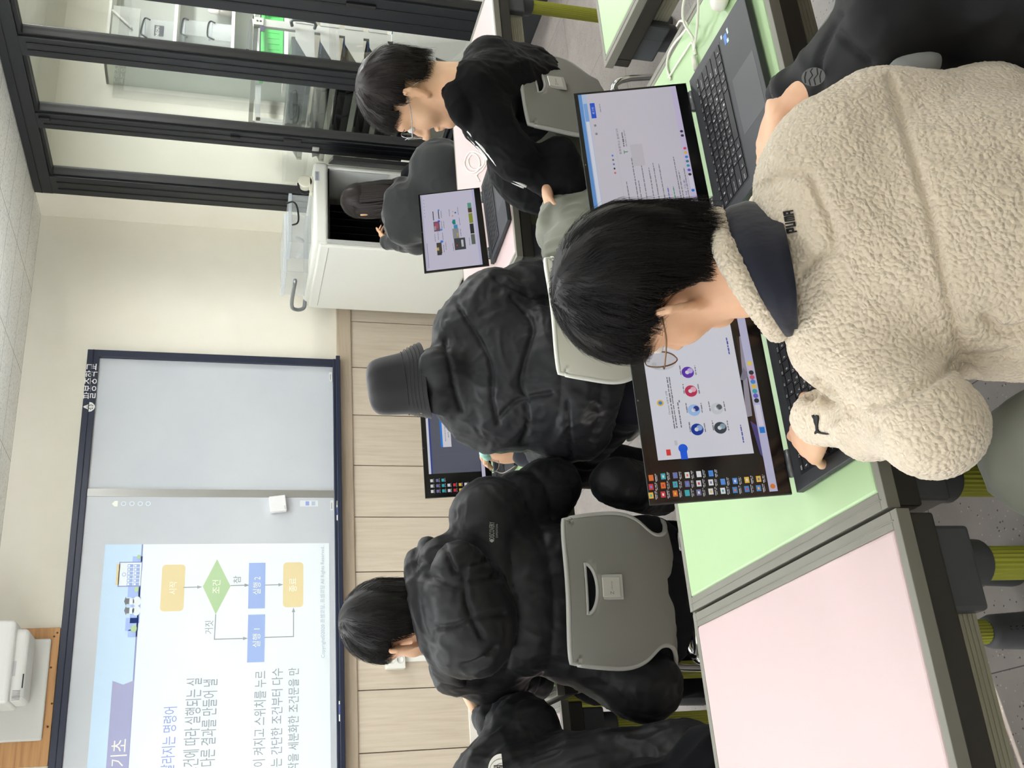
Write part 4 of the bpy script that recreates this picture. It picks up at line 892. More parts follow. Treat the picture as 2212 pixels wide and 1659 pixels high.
gc = thing('green_crate', 'bright green plastic crate on a low shelf in the store room', 'crate', (5.3, 5.9, 1.4)); gc.matrix_basis = Matrix.Identity(4)
GR = mat_clear('green_plastic', (66, 176, 84), .9)
a_, c_ = onY(612, 128, 6.05), onY(566, -20, 6.05)
b = MB(); b.span((a_[0], 6.05, a_[2]), (c_[0], 6.32, c_[2])); b.build('body', M('green_plastic_wall', (72, 178, 88), .35), gc, bevel=.01)
b = MB(); b.span((a_[0]-.012, 6.04, c_[2]-.03), (c_[0]+.012, 6.33, c_[2])); b.build('rim', M('green_plastic_rim', (84, 190, 98), .35), gc, bevel=.006)
b = MB()
for k in range(12): x_ = a_[0]+.03+k*(c_[0]-a_[0]-.06)/11; b.span((x_-.006, 6.046, a_[2]+.03), (x_+.006, 6.05, c_[2]-.05))
b.build('rib', M('green_plastic_wall'), gc)
b = MB(); q0 = onY(619, 140, 5.98); b.span((a_[0]-.10, 5.98, a_[2]-.03), (c_[0]+.2, 6.34, a_[2]-.004)); tag(b.build('crate_shelf', SW, bevel=.002), 'white shelf board carrying the green crate', 'shelf')
b = MB(); P = [onY(*v, 5.95) for v in ((556, 115), (545, 38), (548, 30), (560, 112))]; b.prism(P[::-1], (0, .02, 0)); P = [onY(*v, 5.95) for v in ((545, 40), (562, -30), (566, -30), (549, 42))]; b.prism(P[::-1], (0, .02, 0)); tag(b.build('folded_board', SW), 'white folded board leaning behind the green crate', 'board')
b = MB(); P = [onY(*v, 6.0) for v in ((532, 105), (540, 42), (545, 42), (538, 106))]; b.prism(P[::-1], (0, .02, 0)); tag(b.build('grey_board', M('board_slate', (88, 90, 88), .6)), 'thin dark grey board behind the folded white board', 'board')
# counter leg rail seen through the second pane
b = MB(); a_ = onX(556, 170, 5.2); P0, P1, P2 = onY(553, 175, 6.42), onY(553, 260, 6.42), onY(612, 262, 6.42)
b.span((P1[0], 6.42, P1[2]-.03), (P0[0]+.2, 6.45, P1[2]+.01)); b.span((P1[0], 6.42, P2[2]-.6), (P1[0]+.03, 6.45, P1[2]))
tag(b.build('display_stand', M('stand_silver', (186, 188, 186), .4, .3)), 'slim silver frame stand behind the rack in the store room', 'stand')
# ================================================================== soft bodies: blended distance shapes turned into one smooth mesh
def unit(v): v = np.array(v, float); return v/(np.linalg.norm(v)+1e-12)
class Sdf:
    def __init__(s, h=.006): s.h = h; s.p = []
    def cap(s, a, b, ra, rb=None, k=.02, op=1, quilt=None):
        s.p.append(('c', np.array(a, float), np.array(b, float), ra, ra if rb is None else rb, k, op, quilt)); return s
    def ell(s, c, r, R=None, k=.02, op=1, quilt=None):
        r = np.array([r]*3 if np.isscalar(r) else r, float); s.p.append(('e', np.array(c, float), r, np.eye(3) if R is None else R, None, k, op, quilt)); return s
    def chain(s, pts, radii, k=.02, quilts=None):
        for i in range(len(pts)-1): s.cap(pts[i], pts[i+1], radii[i], radii[i+1], k, 1, quilts[i] if quilts else None)
        return s
    def bounds(s, q):
        if q[0] == 'c': m = max(q[3], q[4]); return np.minimum(q[1], q[2])-m, np.maximum(q[1], q[2])+m
        e = np.sqrt(((q[3]*q[2][None, :])**2).sum(1)); return q[1]-e, q[1]+e
    def mesh(s, smooth=2, fold=0.0, fold2=0.0, ffreq=9.0, fstretch=(1, 1, 1), seed=0.0, extra=None):
        h = s.h; bb = [s.bounds(q) for q in s.p if q[6] > 0]
        lo = np.min([x[0] for x in bb], 0)-4*h; hi = np.max([x[1] for x in bb], 0)+4*h
        n = np.ceil((hi-lo)/h).astype(int)+1; D = np.full(n, .2, np.float32)
        for q in s.p:
            a, c = s.bounds(q); k = max(q[5], 1e-4); mg = k+3*h+(.02 if q[7] else 0)
            i0 = np.clip(np.floor((a-mg-lo)/h).astype(int), 0, n-1); i1 = np.clip(np.ceil((c+mg-lo)/h).astype(int)+1, 1, n)
            if np.any(i1 <= i0): continue
            X = (lo[0]+h*np.arange(i0[0], i1[0])).astype(np.float32)[:, None, None]; Y = (lo[1]+h*np.arange(i0[1], i1[1])).astype(np.float32)[None, :, None]; Z = (lo[2]+h*np.arange(i0[2], i1[2])).astype(np.float32)[None, None, :]
            if q[0] == 'c':
                A, Bv = q[1], q[2]; d = Bv-A; L2 = float(d @ d)+1e-9
                px, py, pz_ = X-A[0], Y-A[1], Z-A[2]; t = np.clip((px*d[0]+py*d[1]+pz_*d[2])/L2, 0, 1)
                dist = np.sqrt((px-t*d[0])**2+(py-t*d[1])**2+(pz_-t*d[2])**2); r = q[3]+(q[4]-q[3])*t
                if q[7]: r = r+q[7][1]*(np.abs(np.sin(np.pi*(t*q[7][0]+(q[7][2] if len(q[7]) > 2 else 0))))**.45-1)
                dd = dist-r
            else:
                R = q[3]; px, py, pz_ = X-q[1][0], Y-q[1][1], Z-q[1][2]
                l = [(px*R[0, i]+py*R[1, i]+pz_*R[2, i]) for i in range(3)]
                k0 = np.sqrt(sum((l[i]/q[2][i])**2 for i in range(3))); k1 = np.sqrt(sum((l[i]/q[2][i]**2)**2 for i in range(3)))+1e-6
                dd = k0*(k0-1)/k1
                if q[7]:
                    ax, sp, am, of = q[7]; u = px*ax[0]+py*ax[1]+pz_*ax[2]; dd = dd-am*(np.abs(np.sin(np.pi*(u+of)/sp))**.45-1)
            sl = tuple(slice(i0[i], i1[i]) for i in range(3)); cur = D[sl]
            if q[6] > 0:
                e = np.maximum(k-np.abs(cur-dd), 0)/k; D[sl] = np.minimum(cur, dd)-e*e*k/4
            else:
                dd = -dd; e = np.maximum(k-np.abs(cur-dd), 0)/k; D[sl] = np.maximum(cur, dd)+e*e*k/4
        V, Q = surface_nets(D, lo, h)
        V = laplace(V, Q, smooth)
        if fold: V = folds(V, Q, fold, ffreq, fstretch, seed)
        if fold2: V = folds(V, Q, fold2, ffreq*2.7, fstretch, seed+20)
        if extra: V = extra(V, Q)
        return V, Q
def surface_nets(D, lo, h):
    I = D < 0; n = np.array(D.shape); c = np.zeros(n-1, np.uint8)
    for dx in (0, 1):
        for dy in (0, 1):
            for dz in (0, 1): c += I[dx:n[0]-1+dx, dy:n[1]-1+dy, dz:n[2]-1+dz]
    act = (c > 0) & (c < 8); idx = np.argwhere(act); ID = np.full(n-1, -1, np.int64); ID[act] = np.arange(len(idx))
    P = np.zeros((len(idx), 3)); W = np.zeros(len(idx))
    cor = [(0,0,0),(1,0,0),(0,1,0),(1,1,0),(0,0,1),(1,0,1),(0,1,1),(1,1,1)]
    for a in range(8):
        for b_ in range(a+1, 8):
            if sum(abs(cor[a][i]-cor[b_][i]) for i in range(3)) != 1: continue
            pa, pb = idx+cor[a], idx+cor[b_]; va = D[pa[:, 0], pa[:, 1], pa[:, 2]]; vb = D[pb[:, 0], pb[:, 1], pb[:, 2]]
            x = (va < 0) != (vb < 0); t = np.where(x, va/np.where(va-vb == 0, 1, va-vb), 0)
            p = np.array(cor[a])+t[:, None]*(np.array(cor[b_])-np.array(cor[a])); P += np.where(x[:, None], p, 0); W += x
    V = lo+h*(idx+P/np.maximum(W, 1)[:, None]); Q = []
    for ax in range(3):
        o = [1 if i == ax else 0 for i in range(3)]; s0 = tuple(slice(0, n[i]-o[i]) for i in range(3)); s1 = tuple(slice(o[i], n[i]) for i in range(3))
        A, B_ = I[s0], I[s1]; E = np.argwhere(A != B_); u, w_ = (ax+1) % 3, (ax+2) % 3
        ok = (E[:, u] > 0) & (E[:, w_] > 0) & (E[:, u] < n[u]-1) & (E[:, w_] < n[w_]-1); E = E[ok]
        def cell(du, dw):
            e = E.copy(); e[:, u] += du; e[:, w_] += dw; return ID[e[:, 0], e[:, 1], e[:, 2]]
        f = np.stack([cell(-1, -1), cell(0, -1), cell(0, 0), cell(-1, 0)], 1); fl = A[E[:, 0], E[:, 1], E[:, 2]]; f[~fl] = f[~fl][:, ::-1]; Q.append(f)
    return V, np.concatenate(Q)
def laplace(V, Q, it):
    for _ in range(it):
        S_ = np.zeros_like(V); N_ = np.zeros(len(V))
        for a, b_ in ((0, 1), (1, 2), (2, 3), (3, 0)):
            np.add.at(S_, Q[:, a], V[Q[:, b_]]); np.add.at(S_, Q[:, b_], V[Q[:, a]]); np.add.at(N_, Q[:, a], 1); np.add.at(N_, Q[:, b_], 1)
        V = .5*V+.5*S_/np.maximum(N_, 1)[:, None]
    return V
def vnormals(V, Q):
    fn = np.cross(V[Q[:, 2]]-V[Q[:, 0]], V[Q[:, 3]]-V[Q[:, 1]]); N_ = np.zeros_like(V)
    for i in range(4): np.add.at(N_, Q[:, i], fn)
    return N_/(np.linalg.norm(N_, axis=1)[:, None]+1e-12)
def vnoise(P, seed=0):                       # smooth value noise, vectorised
    P = P+seed*17.3; i = np.floor(P).astype(np.int64); f = P-i; f = f*f*(3-2*f)
    def hsh(a): 
        x = (a[:, 0]*374761393+a[:, 1]*668265263+a[:, 2]*2147483647) & 0xffffffff; x = ((x ^ (x >> 13))*1274126177) & 0xffffffff; return ((x ^ (x >> 16)) & 0xffff)/65535.0
    r = 0
    for dx in (0, 1):
        for dy in (0, 1):
            for dz in (0, 1):
                w_ = (f[:, 0] if dx else 1-f[:, 0])*(f[:, 1] if dy else 1-f[:, 1])*(f[:, 2] if dz else 1-f[:, 2]); r = r+w_*hsh(i+np.array([dx, dy, dz]))
    return r*2-1
def folds(V, Q, amp, freq, st, seed):
    N_ = vnormals(V, Q); P = V*np.array(st)*freq; wv = np.stack([vnoise(P*.6, seed+1), vnoise(P*.6, seed+2), vnoise(P*.6, seed+3)], 1)
    a = vnoise(P+wv*1.2, seed+4); b_ = vnoise(P*2.1+wv, seed+5)
    f = (1-2*np.abs(a)**.8)*.7+(1-2*np.abs(b_)**.8)*.3
    return V+N_*(amp*f)[:, None]
def sdf_obj(name, S_, mat, parent, **kw):
    V, Q = S_.mesh(**kw); me = raw_mesh(name, V, Q, mat); return link(name, me, parent)

class Frame:                                 # head frame: x to the person's right, y the way the face looks, z up
    def __init__(s, c, az, el, roll=0, scale=1.0):
        az, el, roll = map(math.radians, (az, el, roll)); y = np.array([math.sin(az)*math.cos(el), math.cos(az)*math.cos(el), math.sin(el)])
        x = unit(np.cross(y, [0, 0, 1.0])); z = np.cross(x, y); s.R = np.stack([x*math.cos(roll)+z*math.sin(roll), y, -x*math.sin(roll)+z*math.cos(roll)], 1); s.c = np.array(c, float); s.s = scale
    def __call__(s, x, y, z): return s.c+s.R @ (np.array([x, y, z])*s.s)
SKIN = mat_skin('skin'); SKIN_T = mat_skin('skin_tan', (222, 178, 140), (208, 158, 120))
HAIR = M('black_hair', (20, 18, 18), .5, spec=.28); HAIRB = M('dark_brown_hair', (34, 28, 26), .5, spec=.28)
def head_sdf(S_, T, neck, nr=.056):
    s = T.s; e = lambda c, r, k=.02, op=1, R=None: S_.ell(T(*c), np.array(r)*s, T.R if R is None else T.R @ R, k*s, op); cp = lambda a, b_, ra, rb, k=.02: S_.cap(T(*a), T(*b_), ra*s, rb*s, k*s)
    e((0, -.012, .035), (.075, .093, .087)); e((0, .028, -.035), (.060, .062, .080), .03)
    for q_ in (-1, 1):
        cp((q_*.048, -.012, -.050), (q_*.020, .066, -.098), .022, .016, .03); e((q_*.036, .056, -.030), (.027, .027, .026), .03)
    e((0, .074, -.100), (.022, .020, .017), .025); cp((-.036, .074, .030), (.036, .074, .030), .016, .016, .025)
    cp((0, .088, .008), (0, .112, -.034), .007, .0125, .012); 
    for q_ in (-1, 1): e((q_*.012, .100, -.036), (.008, .010, .008), .008)
    e((0, .093, -.0645), (.022, .010, .0065), .006); e((0, .091, -.0765), (.019, .010, .0075), .006)
    for q_ in (-1, 1):
        e((q_*.031, .100, .009), (.016, .011, .010), .012, -1)
        o = np.array([q_*.0785, -.004, -.006]); e1 = unit([q_*.72, -.69, 0]); e2 = unit([q_*.06, -.14, .99]); e3 = unit(np.cross(e1, e2)); X = lambda a, b_, w_=0: tuple(o+e1*a+e2*b_+e1*0+np.array([q_, 0, 0])*w_)
        e(X(.011, .002), (.013, .027, .0048), .003, 1, np.stack([e1, e2, e3], 1))
        hx = [X(*v) for v in ((.001, .010, .001), (.002, .022, .002), (.009, .032, .003), (.018, .032, .004), (.025, .020, .004), (.0245, .004, .003), (.018, -.013, .002), (.010, -.026, .001), (.003, -.031, 0))]
        for a, b_ in zip(hx[:-1], hx[1:]): cp(a, b_, .0058, .0058, .003)
        for a, b_ in ((X(.015, .020, .003), X(.017, .004, .003)), (X(.017, .004, .003), X(.010, -.014, .003))): cp(a, b_, .0042, .0042, .003)
        e(X(.004, -.027), (.007, .007, .009), .005); cp(X(0, -.006, .003), X(.003, -.012, .004), .0045, .004, .004)
    S_.cap(T(0, -.026, -.045), neck, nr*s, nr*s*1.05, .03)
def face_parts(T, parent, brow=HAIR):
    W_ = M('eye_white', (232, 228, 222), .2); D_ = M('eye_dark', (30, 22, 18), .15)
    for q_ in (-1, 1):
        b = MB(); c = T(q_*.031, .0855, .009); b.lathe(c-T.R[:, 1]*.011*T.s, [(.001, 0), (.0085*T.s, .004*T.s), (.0112*T.s, .011*T.s), (.0095*T.s, .017*T.s), (.005*T.s, .0208*T.s)], 14, 0, T.R[:, 1]); b.lathe(c+T.R[:, 1]*.0096*T.s, [(.0052*T.s, 0), (.004*T.s, .0012*T.s)], 12, 1, T.R[:, 1]); b.build('eye', [W_, D_], parent)
        b = MB(); b.tube([T(q_*.014, .096, .028), T(q_*.030, .097, .034), T(q_*.050, .082, .029)], [.003*T.s, .0034*T.s, .0015*T.s], 8); b.build('eyebrow', brow, parent)
def zmin_hair(y, x, front=.10, side=-.06, back=-.62):      # hairline on the unit skull, by how far forward the direction points
    if y > .25: t = min(1, (y-.25)/.5); return side*(1-t)+front*t+.30*max(0, 1-abs((y-.30)/.18))*(abs(x) > .5)
    t = min(1, max(0, (.25-y)/.75)); z = side+(back-side)*t**.8
    if abs(x) > .78 and y > -.24: z = max(z, -.08)          # clear of the ears
    return z
def V3n(q):
    a, b_, c = q; s_ = math.sin; return np.array([s_(2.3*a+1.7*b_+.5)*s_(1.9*c-1.1*a), s_(2.1*b_-1.6*c+2.0)*s_(2.4*a+.8), s_(2.2*c+1.4*a+4.0)*s_(1.8*b_-.7)])
def hair(name, T, parent, mat, crown=(-.15, -.55, .82), n=1500, length=.055, thick=.013, front=.10, side=-.06, back=-.62, wid=.00075, seed=1, swirl=.35, fluff=.006):
    R_ = random.Random(seed); s = T.s; c0 = np.array([0, -.012, .034]); rad = np.array([.0765, .0945, .0885]); W0 = unit(crown)
    V = []; F = []; nu, nv = 56, 40
    def hl(d): return zmin_hair(d[1], d[0], front, side, back)
    def surf(d, k=1.0, add=0.0):           # skull surface; below the ears it runs straight down the nape instead of curling under
        hh = math.hypot(d[0], d[1])+1e-9; x, y, z = d
        if z < -.15: t_ = min(1, (-z-.15)/.80); h2 = .985*(1-t_)+.74*t_; z = -.15-t_*1.12; x, y = x/hh*h2, y/hh*h2
        return T(*(c0+np.array([x, y, z])*(rad*k+add)))
    ids = {}
    for i in range(nv+1):
        ph = math.pi*i/nv*.90
        for j in range(nu):
            a = 2*math.pi*j/nu; d = np.array([math.sin(ph)*math.cos(a), math.sin(ph)*math.sin(a), math.cos(ph)]); over = d[2]-hl(d)
            if over < -.10: continue
            t = max(0.0, min(1, (over+.08)/.45)); r = 1+(thick/.085)*(t**.7)-(.035 if over < -.07 else 0)
            wv = 1+.012*math.sin(9*a+5*ph+seed); ids[(i, j)] = len(V); V.append(surf(d, r*wv))
    for i in range(nv):
        for j in range(nu):
            q_ = [(i, j), (i, (j+1) % nu), (i+1, (j+1) % nu), (i+1, j)]
            if all(k in ids for k in q_): F.append([ids[k] for k in q_][::-1])
    b = MB(); b.add(V, F, 0, True); k = 0; tries = 0; SV = []; SF = []
    while k < n and tries < n*6:
        tries += 1; d = unit([R_.gauss(0, 1) for _ in range(3)])
        if d[2] < hl(d)-.0: continue
        k += 1; L_ = length*R_.uniform(.55, 1.15); st = 6; p = d.copy(); pts = []; tt = max(0.0, min(1, (d[2]-hl(d)+.08)/.45))**.7; lift = thick*tt*R_.uniform(.75, 1.12)+.001; fl = R_.uniform(-.4, 1)*fluff; jit = np.array([R_.gauss(0, .16) for _ in range(3)])
        for q_ in range(st+1):
            u = q_/st; hgt = lift*min(1, u*3+.35)+fl*u*u; pts.append(surf(p, 1.0, hgt))
            tg = p-W0; tg = tg-p*np.dot(tg, p); nrm = np.linalg.norm(tg)
            tg = tg/(nrm+1e-6); sw = np.cross(p, tg); g = np.array([0, 0, -1.0])-p*(-p[2]); cn = V3n(p*5+seed); g2 = tg+.35*cn+swirl*sw*max(0, 1-nrm)+.55*g*min(1, nrm)+jit; g2 -= p*np.dot(g2, p); p = unit(p+unit(g2)*(L_/st/.088))
            if p[2] < hl(p)-(.05 if abs(p[0]) > .72 and p[1] > -.30 else .08): pts.append(surf(p, 1.0, hgt*.5)); break
        m_ = len(pts); o = len(SV); w_ = wid*R_.uniform(.6, 1.3)
        for i, q_ in enumerate(pts):
            a_ = pts[min(i+1, m_-1)]-pts[max(i-1, 0)]; up = unit(q_-T.c); sd = unit(np.cross(a_, up)); r = w_*s*(1-.75*i/(m_-1))
            SV += [q_+sd*r, q_+up*r*.9, q_-sd*r]
        for i in range(m_-1):
            for j in range(3): SF.append((o+i*3+j, o+i*3+(j+1) % 3, o+i*3+3+(j+1) % 3, o+i*3+3+j))
    b.add(SV, SF, 0, True); return b.build(name, mat, parent)
def glasses(T, parent, mat, lens=True, r=.024, name='glasses'):
    b = MB(); s = T.s; zc, yc = .004, .112
    for q_ in (-1, 1):
        ring = [T(q_*.034+r*1.08*math.cos(a), yc-.010*abs(math.cos(a))*(1 if q_*math.cos(a) > 0 else -.2), zc+r*.95*math.sin(a)) for a in np.linspace(0, 2*math.pi, 28, endpoint=False)]
        b.tube(ring, .0011*s, 6, closed=True); b.tube(spline([T(q_*.0595, yc-.008, zc+.006), T(q_*.069, yc-.018, zc+.008), T(q_*.080, .04, .012), T(q_*.084, -.012, .018), T(q_*.084, -.030, .004), T(q_*.082, -.040, -.016)], 5), .0013*s, 6)
    b.tube(spline([T(-.011, yc+.002, zc+.006), T(0, yc+.005, zc+.010), T(.011, yc+.002, zc+.006)], 4), .0011*s, 6)
    g = b.build(name, mat, parent)
    if lens:
        for q_ in (-1, 1):
            b = MB(); b.face([T(q_*.034+r*1.05*math.cos(a), yc-.003, zc+r*.92*math.sin(a)) for a in np.linspace(0, 2*math.pi, 24, endpoint=False)]); b.build('lens', mat_glass('spectacle_lens', (246, 248, 248), .03) if 'spectacle_lens' not in bpy.data.materials else bpy.data.materials['spectacle_lens'], g, solid=.001)
    return g
def rot_toward(f, n, a): return f*math.cos(a)-n*math.sin(a)
def hand(S_, wrist, fdir, ndir, left, s=1.0, curl=(.35, .45, .3), curls=None, spread=.6, thumb=(.75, .65, -.15), tb=.35):
    w_ = np.array(wrist, float); f = unit(fdir); n = unit(np.array(ndir)-f*np.dot(ndir, f)); td = np.cross(f, n)*(1 if left else -1); tips = []
    LN = [(.040, .024, .020), (.045, .028, .021), (.041, .026, .020), (.032, .019, .018)]
    for i in range(4):
        of = td*(.029-.0195*i)*s; kn = w_+f*(.086-.005*abs(i-1)-(.006 if i == 3 else 0))*s+of+n*(.004-.003*abs(i-1))*s
        S_.cap(w_+of*.5, kn, .0135*s, .0108*s, .014*s)
        c = curls[i] if curls else curl; d = unit(f+td*(.16-.13*i)*spread); p = kn; a = 0; r = [.0092, .0086, .0078, .0066]
        if i == 3: r = [x*.86 for x in r]
        for j in range(3):
            a += c[j]; q_ = p+rot_toward(d, n, a)*LN[i][j]*s; S_.cap(p, q_, r[j]*s, r[j+1]*s, .004*s); p = q_
        tips.append(p)
    S_.ell(w_+f*.045*s, (.034*s, .030*s, .013*s), np.stack([f, td, n], 1), .015*s)
    p = w_+f*.020*s+td*.022*s-n*.004*s; d = unit(f*thumb[0]+td*thumb[1]+n*thumb[2])
    for L_, ra, rb in ((.044, .0135, .0112), (.033, .0108, .0096), (.027, .0094, .0074)):
        q_ = p+d*L_*s; S_.cap(p, q_, ra*s, rb*s, .007*s); p = q_; d = unit(d+tb*(f-td*.6))
    tips.append(p); return tips
def person_empty(label, loc): 
    t = thing('person', label, 'person', loc); t.matrix_basis = Matrix.Identity(4); return t
def body(t, T, J, hands, mat=SKIN, h=.005, s=1.0):
    """one continuous skin surface: head, neck, trunk, arms with hands, legs"""
    S_ = Sdf(h); head_sdf(S_, T, J['neck'])
    S_.cap(J['neck'], J['chest'], .050*s, .075*s, .03); S_.cap(J['shL'], J['shR'], .042*s, .042*s, .03); S_.cap(J['chest'], J['hip'], .085*s, .09*s, .04)
    for q_ in 'LR':
        S_.cap(J['sh'+q_], J['el'+q_], .040*s, .034*s, .02); S_.cap(J['el'+q_], J['wr'+q_], .034*s, .024*s, .015)
        if 'kn'+q_ in J:
            S_.cap(J['hp'+q_], J['kn'+q_], .075*s, .050*s, .04); S_.cap(J['kn'+q_], J['an'+q_], .050*s, .034*s, .03)
            S_.cap(J['an'+q_], J['an'+q_]+J.get('toe', np.array([0, .16, -.035])), .034*s, .028*s, .03)
    for kw in hands: hand(S_, **kw)
    return sdf_obj('body', S_, mat, t, smooth=1)
def trousers(t, J, mat, s=1.0, h=.008, name='trousers', fold=.006, rr=(.098, .078, .056)):
    S_ = Sdf(h); S_.cap(J['hpL'], J['hpR'], .105*s, .105*s, .04); S_.cap(J['hip'], J['hip']*.7+J['chest']*.3, .125*s, .13*s, .04)
    for q_ in 'LR': S_.cap(J['hp'+q_], J['kn'+q_], rr[0]*s, rr[1]*s, .04); S_.cap(J['kn'+q_], J['an'+q_]+np.array([0, 0, .02]), rr[1]*s, rr[2]*s, .03)
    return sdf_obj(name, S_, mat, t, fold=fold, ffreq=14, fstretch=(1, 1, .6), seed=3)
def shoes(t, J, mat):
    for q_ in 'LR':
        S_ = Sdf(.006); a = J['an'+q_]; d = unit(J.get('toe', np.array([0, .16, -.035]))*np.array([1, 1, 0])); a0 = np.array([a[0], a[1], .045])
        S_.cap(a0-d*.03, a0+d*.14, .045, .038, .02); sdf_obj('shoe', S_, mat, t)
def patch(name, mats, parent, c, U, V_, draw):      # small flat badge: draw(mb, to3d) in a plane spanned by U, V_
    U = np.array(U); V_ = np.array(V_); b = MB(); draw(b, lambda u, v, k=0: np.array(c)+U*u+V_*v+unit(np.cross(U, V_))*.0006*k); return b.build(name, mats, parent)
V3 = lambda *a: np.array(a, float)
PUF = mat_fabric('black_puffer_nylon', (25, 26, 28), .5, .5, 700, .04, .28, 9.0, .010)
PUF2 = mat_fabric('charcoal_puffer_nylon', (34, 35, 38), .5, .5, 700, .04, .28, 9.0, .010)
TRK = mat_fabric('black_track_knit', (14, 14, 16), .85, .35, 900, .05, .18)
TROU = mat_fabric('black_trousers', (15, 16, 19), .9, .3, 1100, .05, .15)
NAVYT = mat_fabric('navy_trousers', (22, 24, 34), .8, .3, 1100, .2, .25)
GREYT = mat_fabric('grey_trousers', (128, 130, 118), .9, .3, 900, .3, .2)
SHOE = M('shoe_black', (24, 24, 26), .6)
def worley(P, seed=0):
    i = np.floor(P).astype(np.int64); best = np.full(len(P), 9.0)
    for dx in (-1, 0, 1):
        for dy in (-1, 0, 1):
            for dz in (-1, 0, 1):
                c = i+np.array([dx, dy, dz]); x = (c[:, 0]*374761393+c[:, 1]*668265263+c[:, 2]*1442695041+seed*977) & 0xffffffff
                o = np.stack([(((x ^ (x >> 15))*m_) & 0xffffffff ^ (((x ^ (x >> 15))*m_ & 0xffffffff) >> 13)) & 0xffff for m_ in (2246822519, 3266489917, 668265263)], 1)/65535.0
                best = np.minimum(best, ((c+o-P)**2).sum(1))
    return np.sqrt(best)
def to_px(P):
    d = P-CAM; z = d @ FWD; return np.stack([1106+FPX*(d @ DOWN)/z, 1659-829.5-FPX*(d @ RIGHT)/z], 1)
def seam(V, Q, lines, depth, width):         # press stitched seams into the cloth along surveyed lines on the side seen
    N_ = vnormals(V, Q); p = to_px(V); face_ = ((CAM-V)*N_).sum(1) > 0; add = np.zeros(len(V))
    for L_ in lines:
        pts = np.array(spline([(*q_, 0) for q_ in L_], 5))[:, :2]; d = np.full(len(V), 1e9)
        for a, b_ in zip(pts[:-1], pts[1:]):
            e = b_-a; t = np.clip(((p-a) @ e)/(e @ e+1e-9), 0, 1); d = np.minimum(d, np.linalg.norm(p-a-t[:, None]*e, axis=1))
        add = np.maximum(add, np.exp(-(d/width)**2))
    return V-N_*(depth*add*face_)[:, None]

# ================================================================== student in the hooded black puffer (middle left)
t = person_empty('student seated with back turned, in a black puffer with a big quilted hood', (.57, 2.5, 0))
T = Frame(at(858, 1342, 2.62), -26, -12, 2, 1.04)
J = dict(neck=at(940, 1325, 2.60), chest=at(1120, 1290, 2.68), hip=V3(.575, 2.50, .54), shR=at(1050, 1115, 2.64), shL=at(1060, 1450, 2.66), elR=at(1192, 1050, 2.78), elL=at(1150, 1452, 2.84),
         wrR=V3(.80, 3.0, .775), wrL=V3(.53, 2.98, .775), hpR=V3(.67, 2.52, .51), hpL=V3(.49, 2.52, .51), knR=V3(.80, 2.90, .55), knL=V3(.42, 2.86, .55), anR=V3(.82, 2.88, .08), anL=V3(.40, 2.86, .08))
body(t, T, J, [dict(wrist=J['wrR'], fdir=(-.3, 1, -.15), ndir=(0, .1, 1), left=False), dict(wrist=J['wrL'], fdir=(.3, 1, -.15), ndir=(0, .1, 1), left=True)])
face_parts(T, t)
hair('hair', T, t, HAIR, n=2600, crown=(.10, -.50, .85), front=.12, side=-.22, back=-.92, thick=.016, length=.06, seed=3)
S_ = Sdf(.0055)
S_.cap(J['shL'], J['shR'], .082, .088, .05); S_.ell(at(1140, 1288, 2.66), (.20, .150, .19), k=.06, quilt=((0, 0, 1.0), .095, .010, .02)); S_.ell(V3(.578, 2.535, .70), (.19, .135, .20), k=.05, quilt=((0, 0, 1.0), .095, .008, .05))
S_.chain([J['shR'], J['elR'], J['wrR']], [.078, .078, .055], .04, [(3, .012), (3, .010)]); S_.chain([J['shL'], J['elL'], J['wrL']], [.078, .075, .055], .04, [(3, .012), (3, .010)])
S_.ell(at(1390, 1480, 2.60), (.085, .07, .10), k=.05); S_.cap(at(1240, 1420, 2.62), at(1390, 1480, 2.60), .07, .07, .05); S_.cap(at(1330, 1040, 2.75), at(1420, 1060, 2.95), .065, .07, .04)
S_.cap(at(955, 1210, 2.58), at(985, 1450, 2.60), .060, .060, .05)
sdf_obj('puffer_jacket', S_, PUF, t, fold=.005, fold2=.0028, ffreq=12, fstretch=(1, 1, .7), seed=1)
S_ = Sdf(.006)                                        # hood hanging on the back, with its collar edge
S_.ell(at(1002, 1315, 2.49), (.165, .075, .088), R=np.stack([unit(at(985, 1180, 2.5)-at(1015, 1450, 2.5)), unit(FWD), unit(np.cross(unit(at(985, 1180, 2.5)-at(1015, 1450, 2.5)), unit(FWD)))], 1), k=.03)
S_.ell(at(1040, 1330, 2.50), (.14, .07, .085), k=.04); S_.ell(at(985, 1400, 2.50), (.06, .06, .055), k=.03)
rim = spline([at(893, 1205, 2.60), at(905, 1290, 2.525), at(925, 1380, 2.52), at(960, 1450, 2.56), at(982, 1478, 2.62)], 4)
for a, c in zip(rim[:-1], rim[1:]): S_.cap(a, c, .022, .022, .018)
rim2 = spline([at(925, 1180, 2.60), at(935, 1290, 2.50), at(955, 1390, 2.50), at(990, 1465, 2.56)], 4)
for a, c in zip(rim2[:-1], rim2[1:]): S_.cap(a, c, .026, .026, .012)
LN_ = [[(960, 1180), (985, 1235), (1010, 1220), (1055, 1210)], [(925, 1245), (985, 1268), (1010, 1255), (1075, 1245)], [(945, 1355), (985, 1350), (1020, 1335), (1090, 1325)], [(1000, 1440), (1040, 1425), (1070, 1400)], [(1000, 1230), (1008, 1300), (1025, 1345), (1040, 1375)]]
sdf_obj('hood', S_, PUF, t, fold=.004, ffreq=22, seed=5, extra=lambda V, Q: seam(V, Q, LN_, .010, 6))
trousers(t, J, TROU, fold=.006); shoes(t, J, SHOE)
c0, c1, cu = at(1068, 1172, 2.425), at(1068, 1112, 2.50), at(1058, 1172, 2.425)
U_ = unit(c1-c0); N_ = unit(CAM-c0); Vv = unit(np.cross(N_, U_)); 
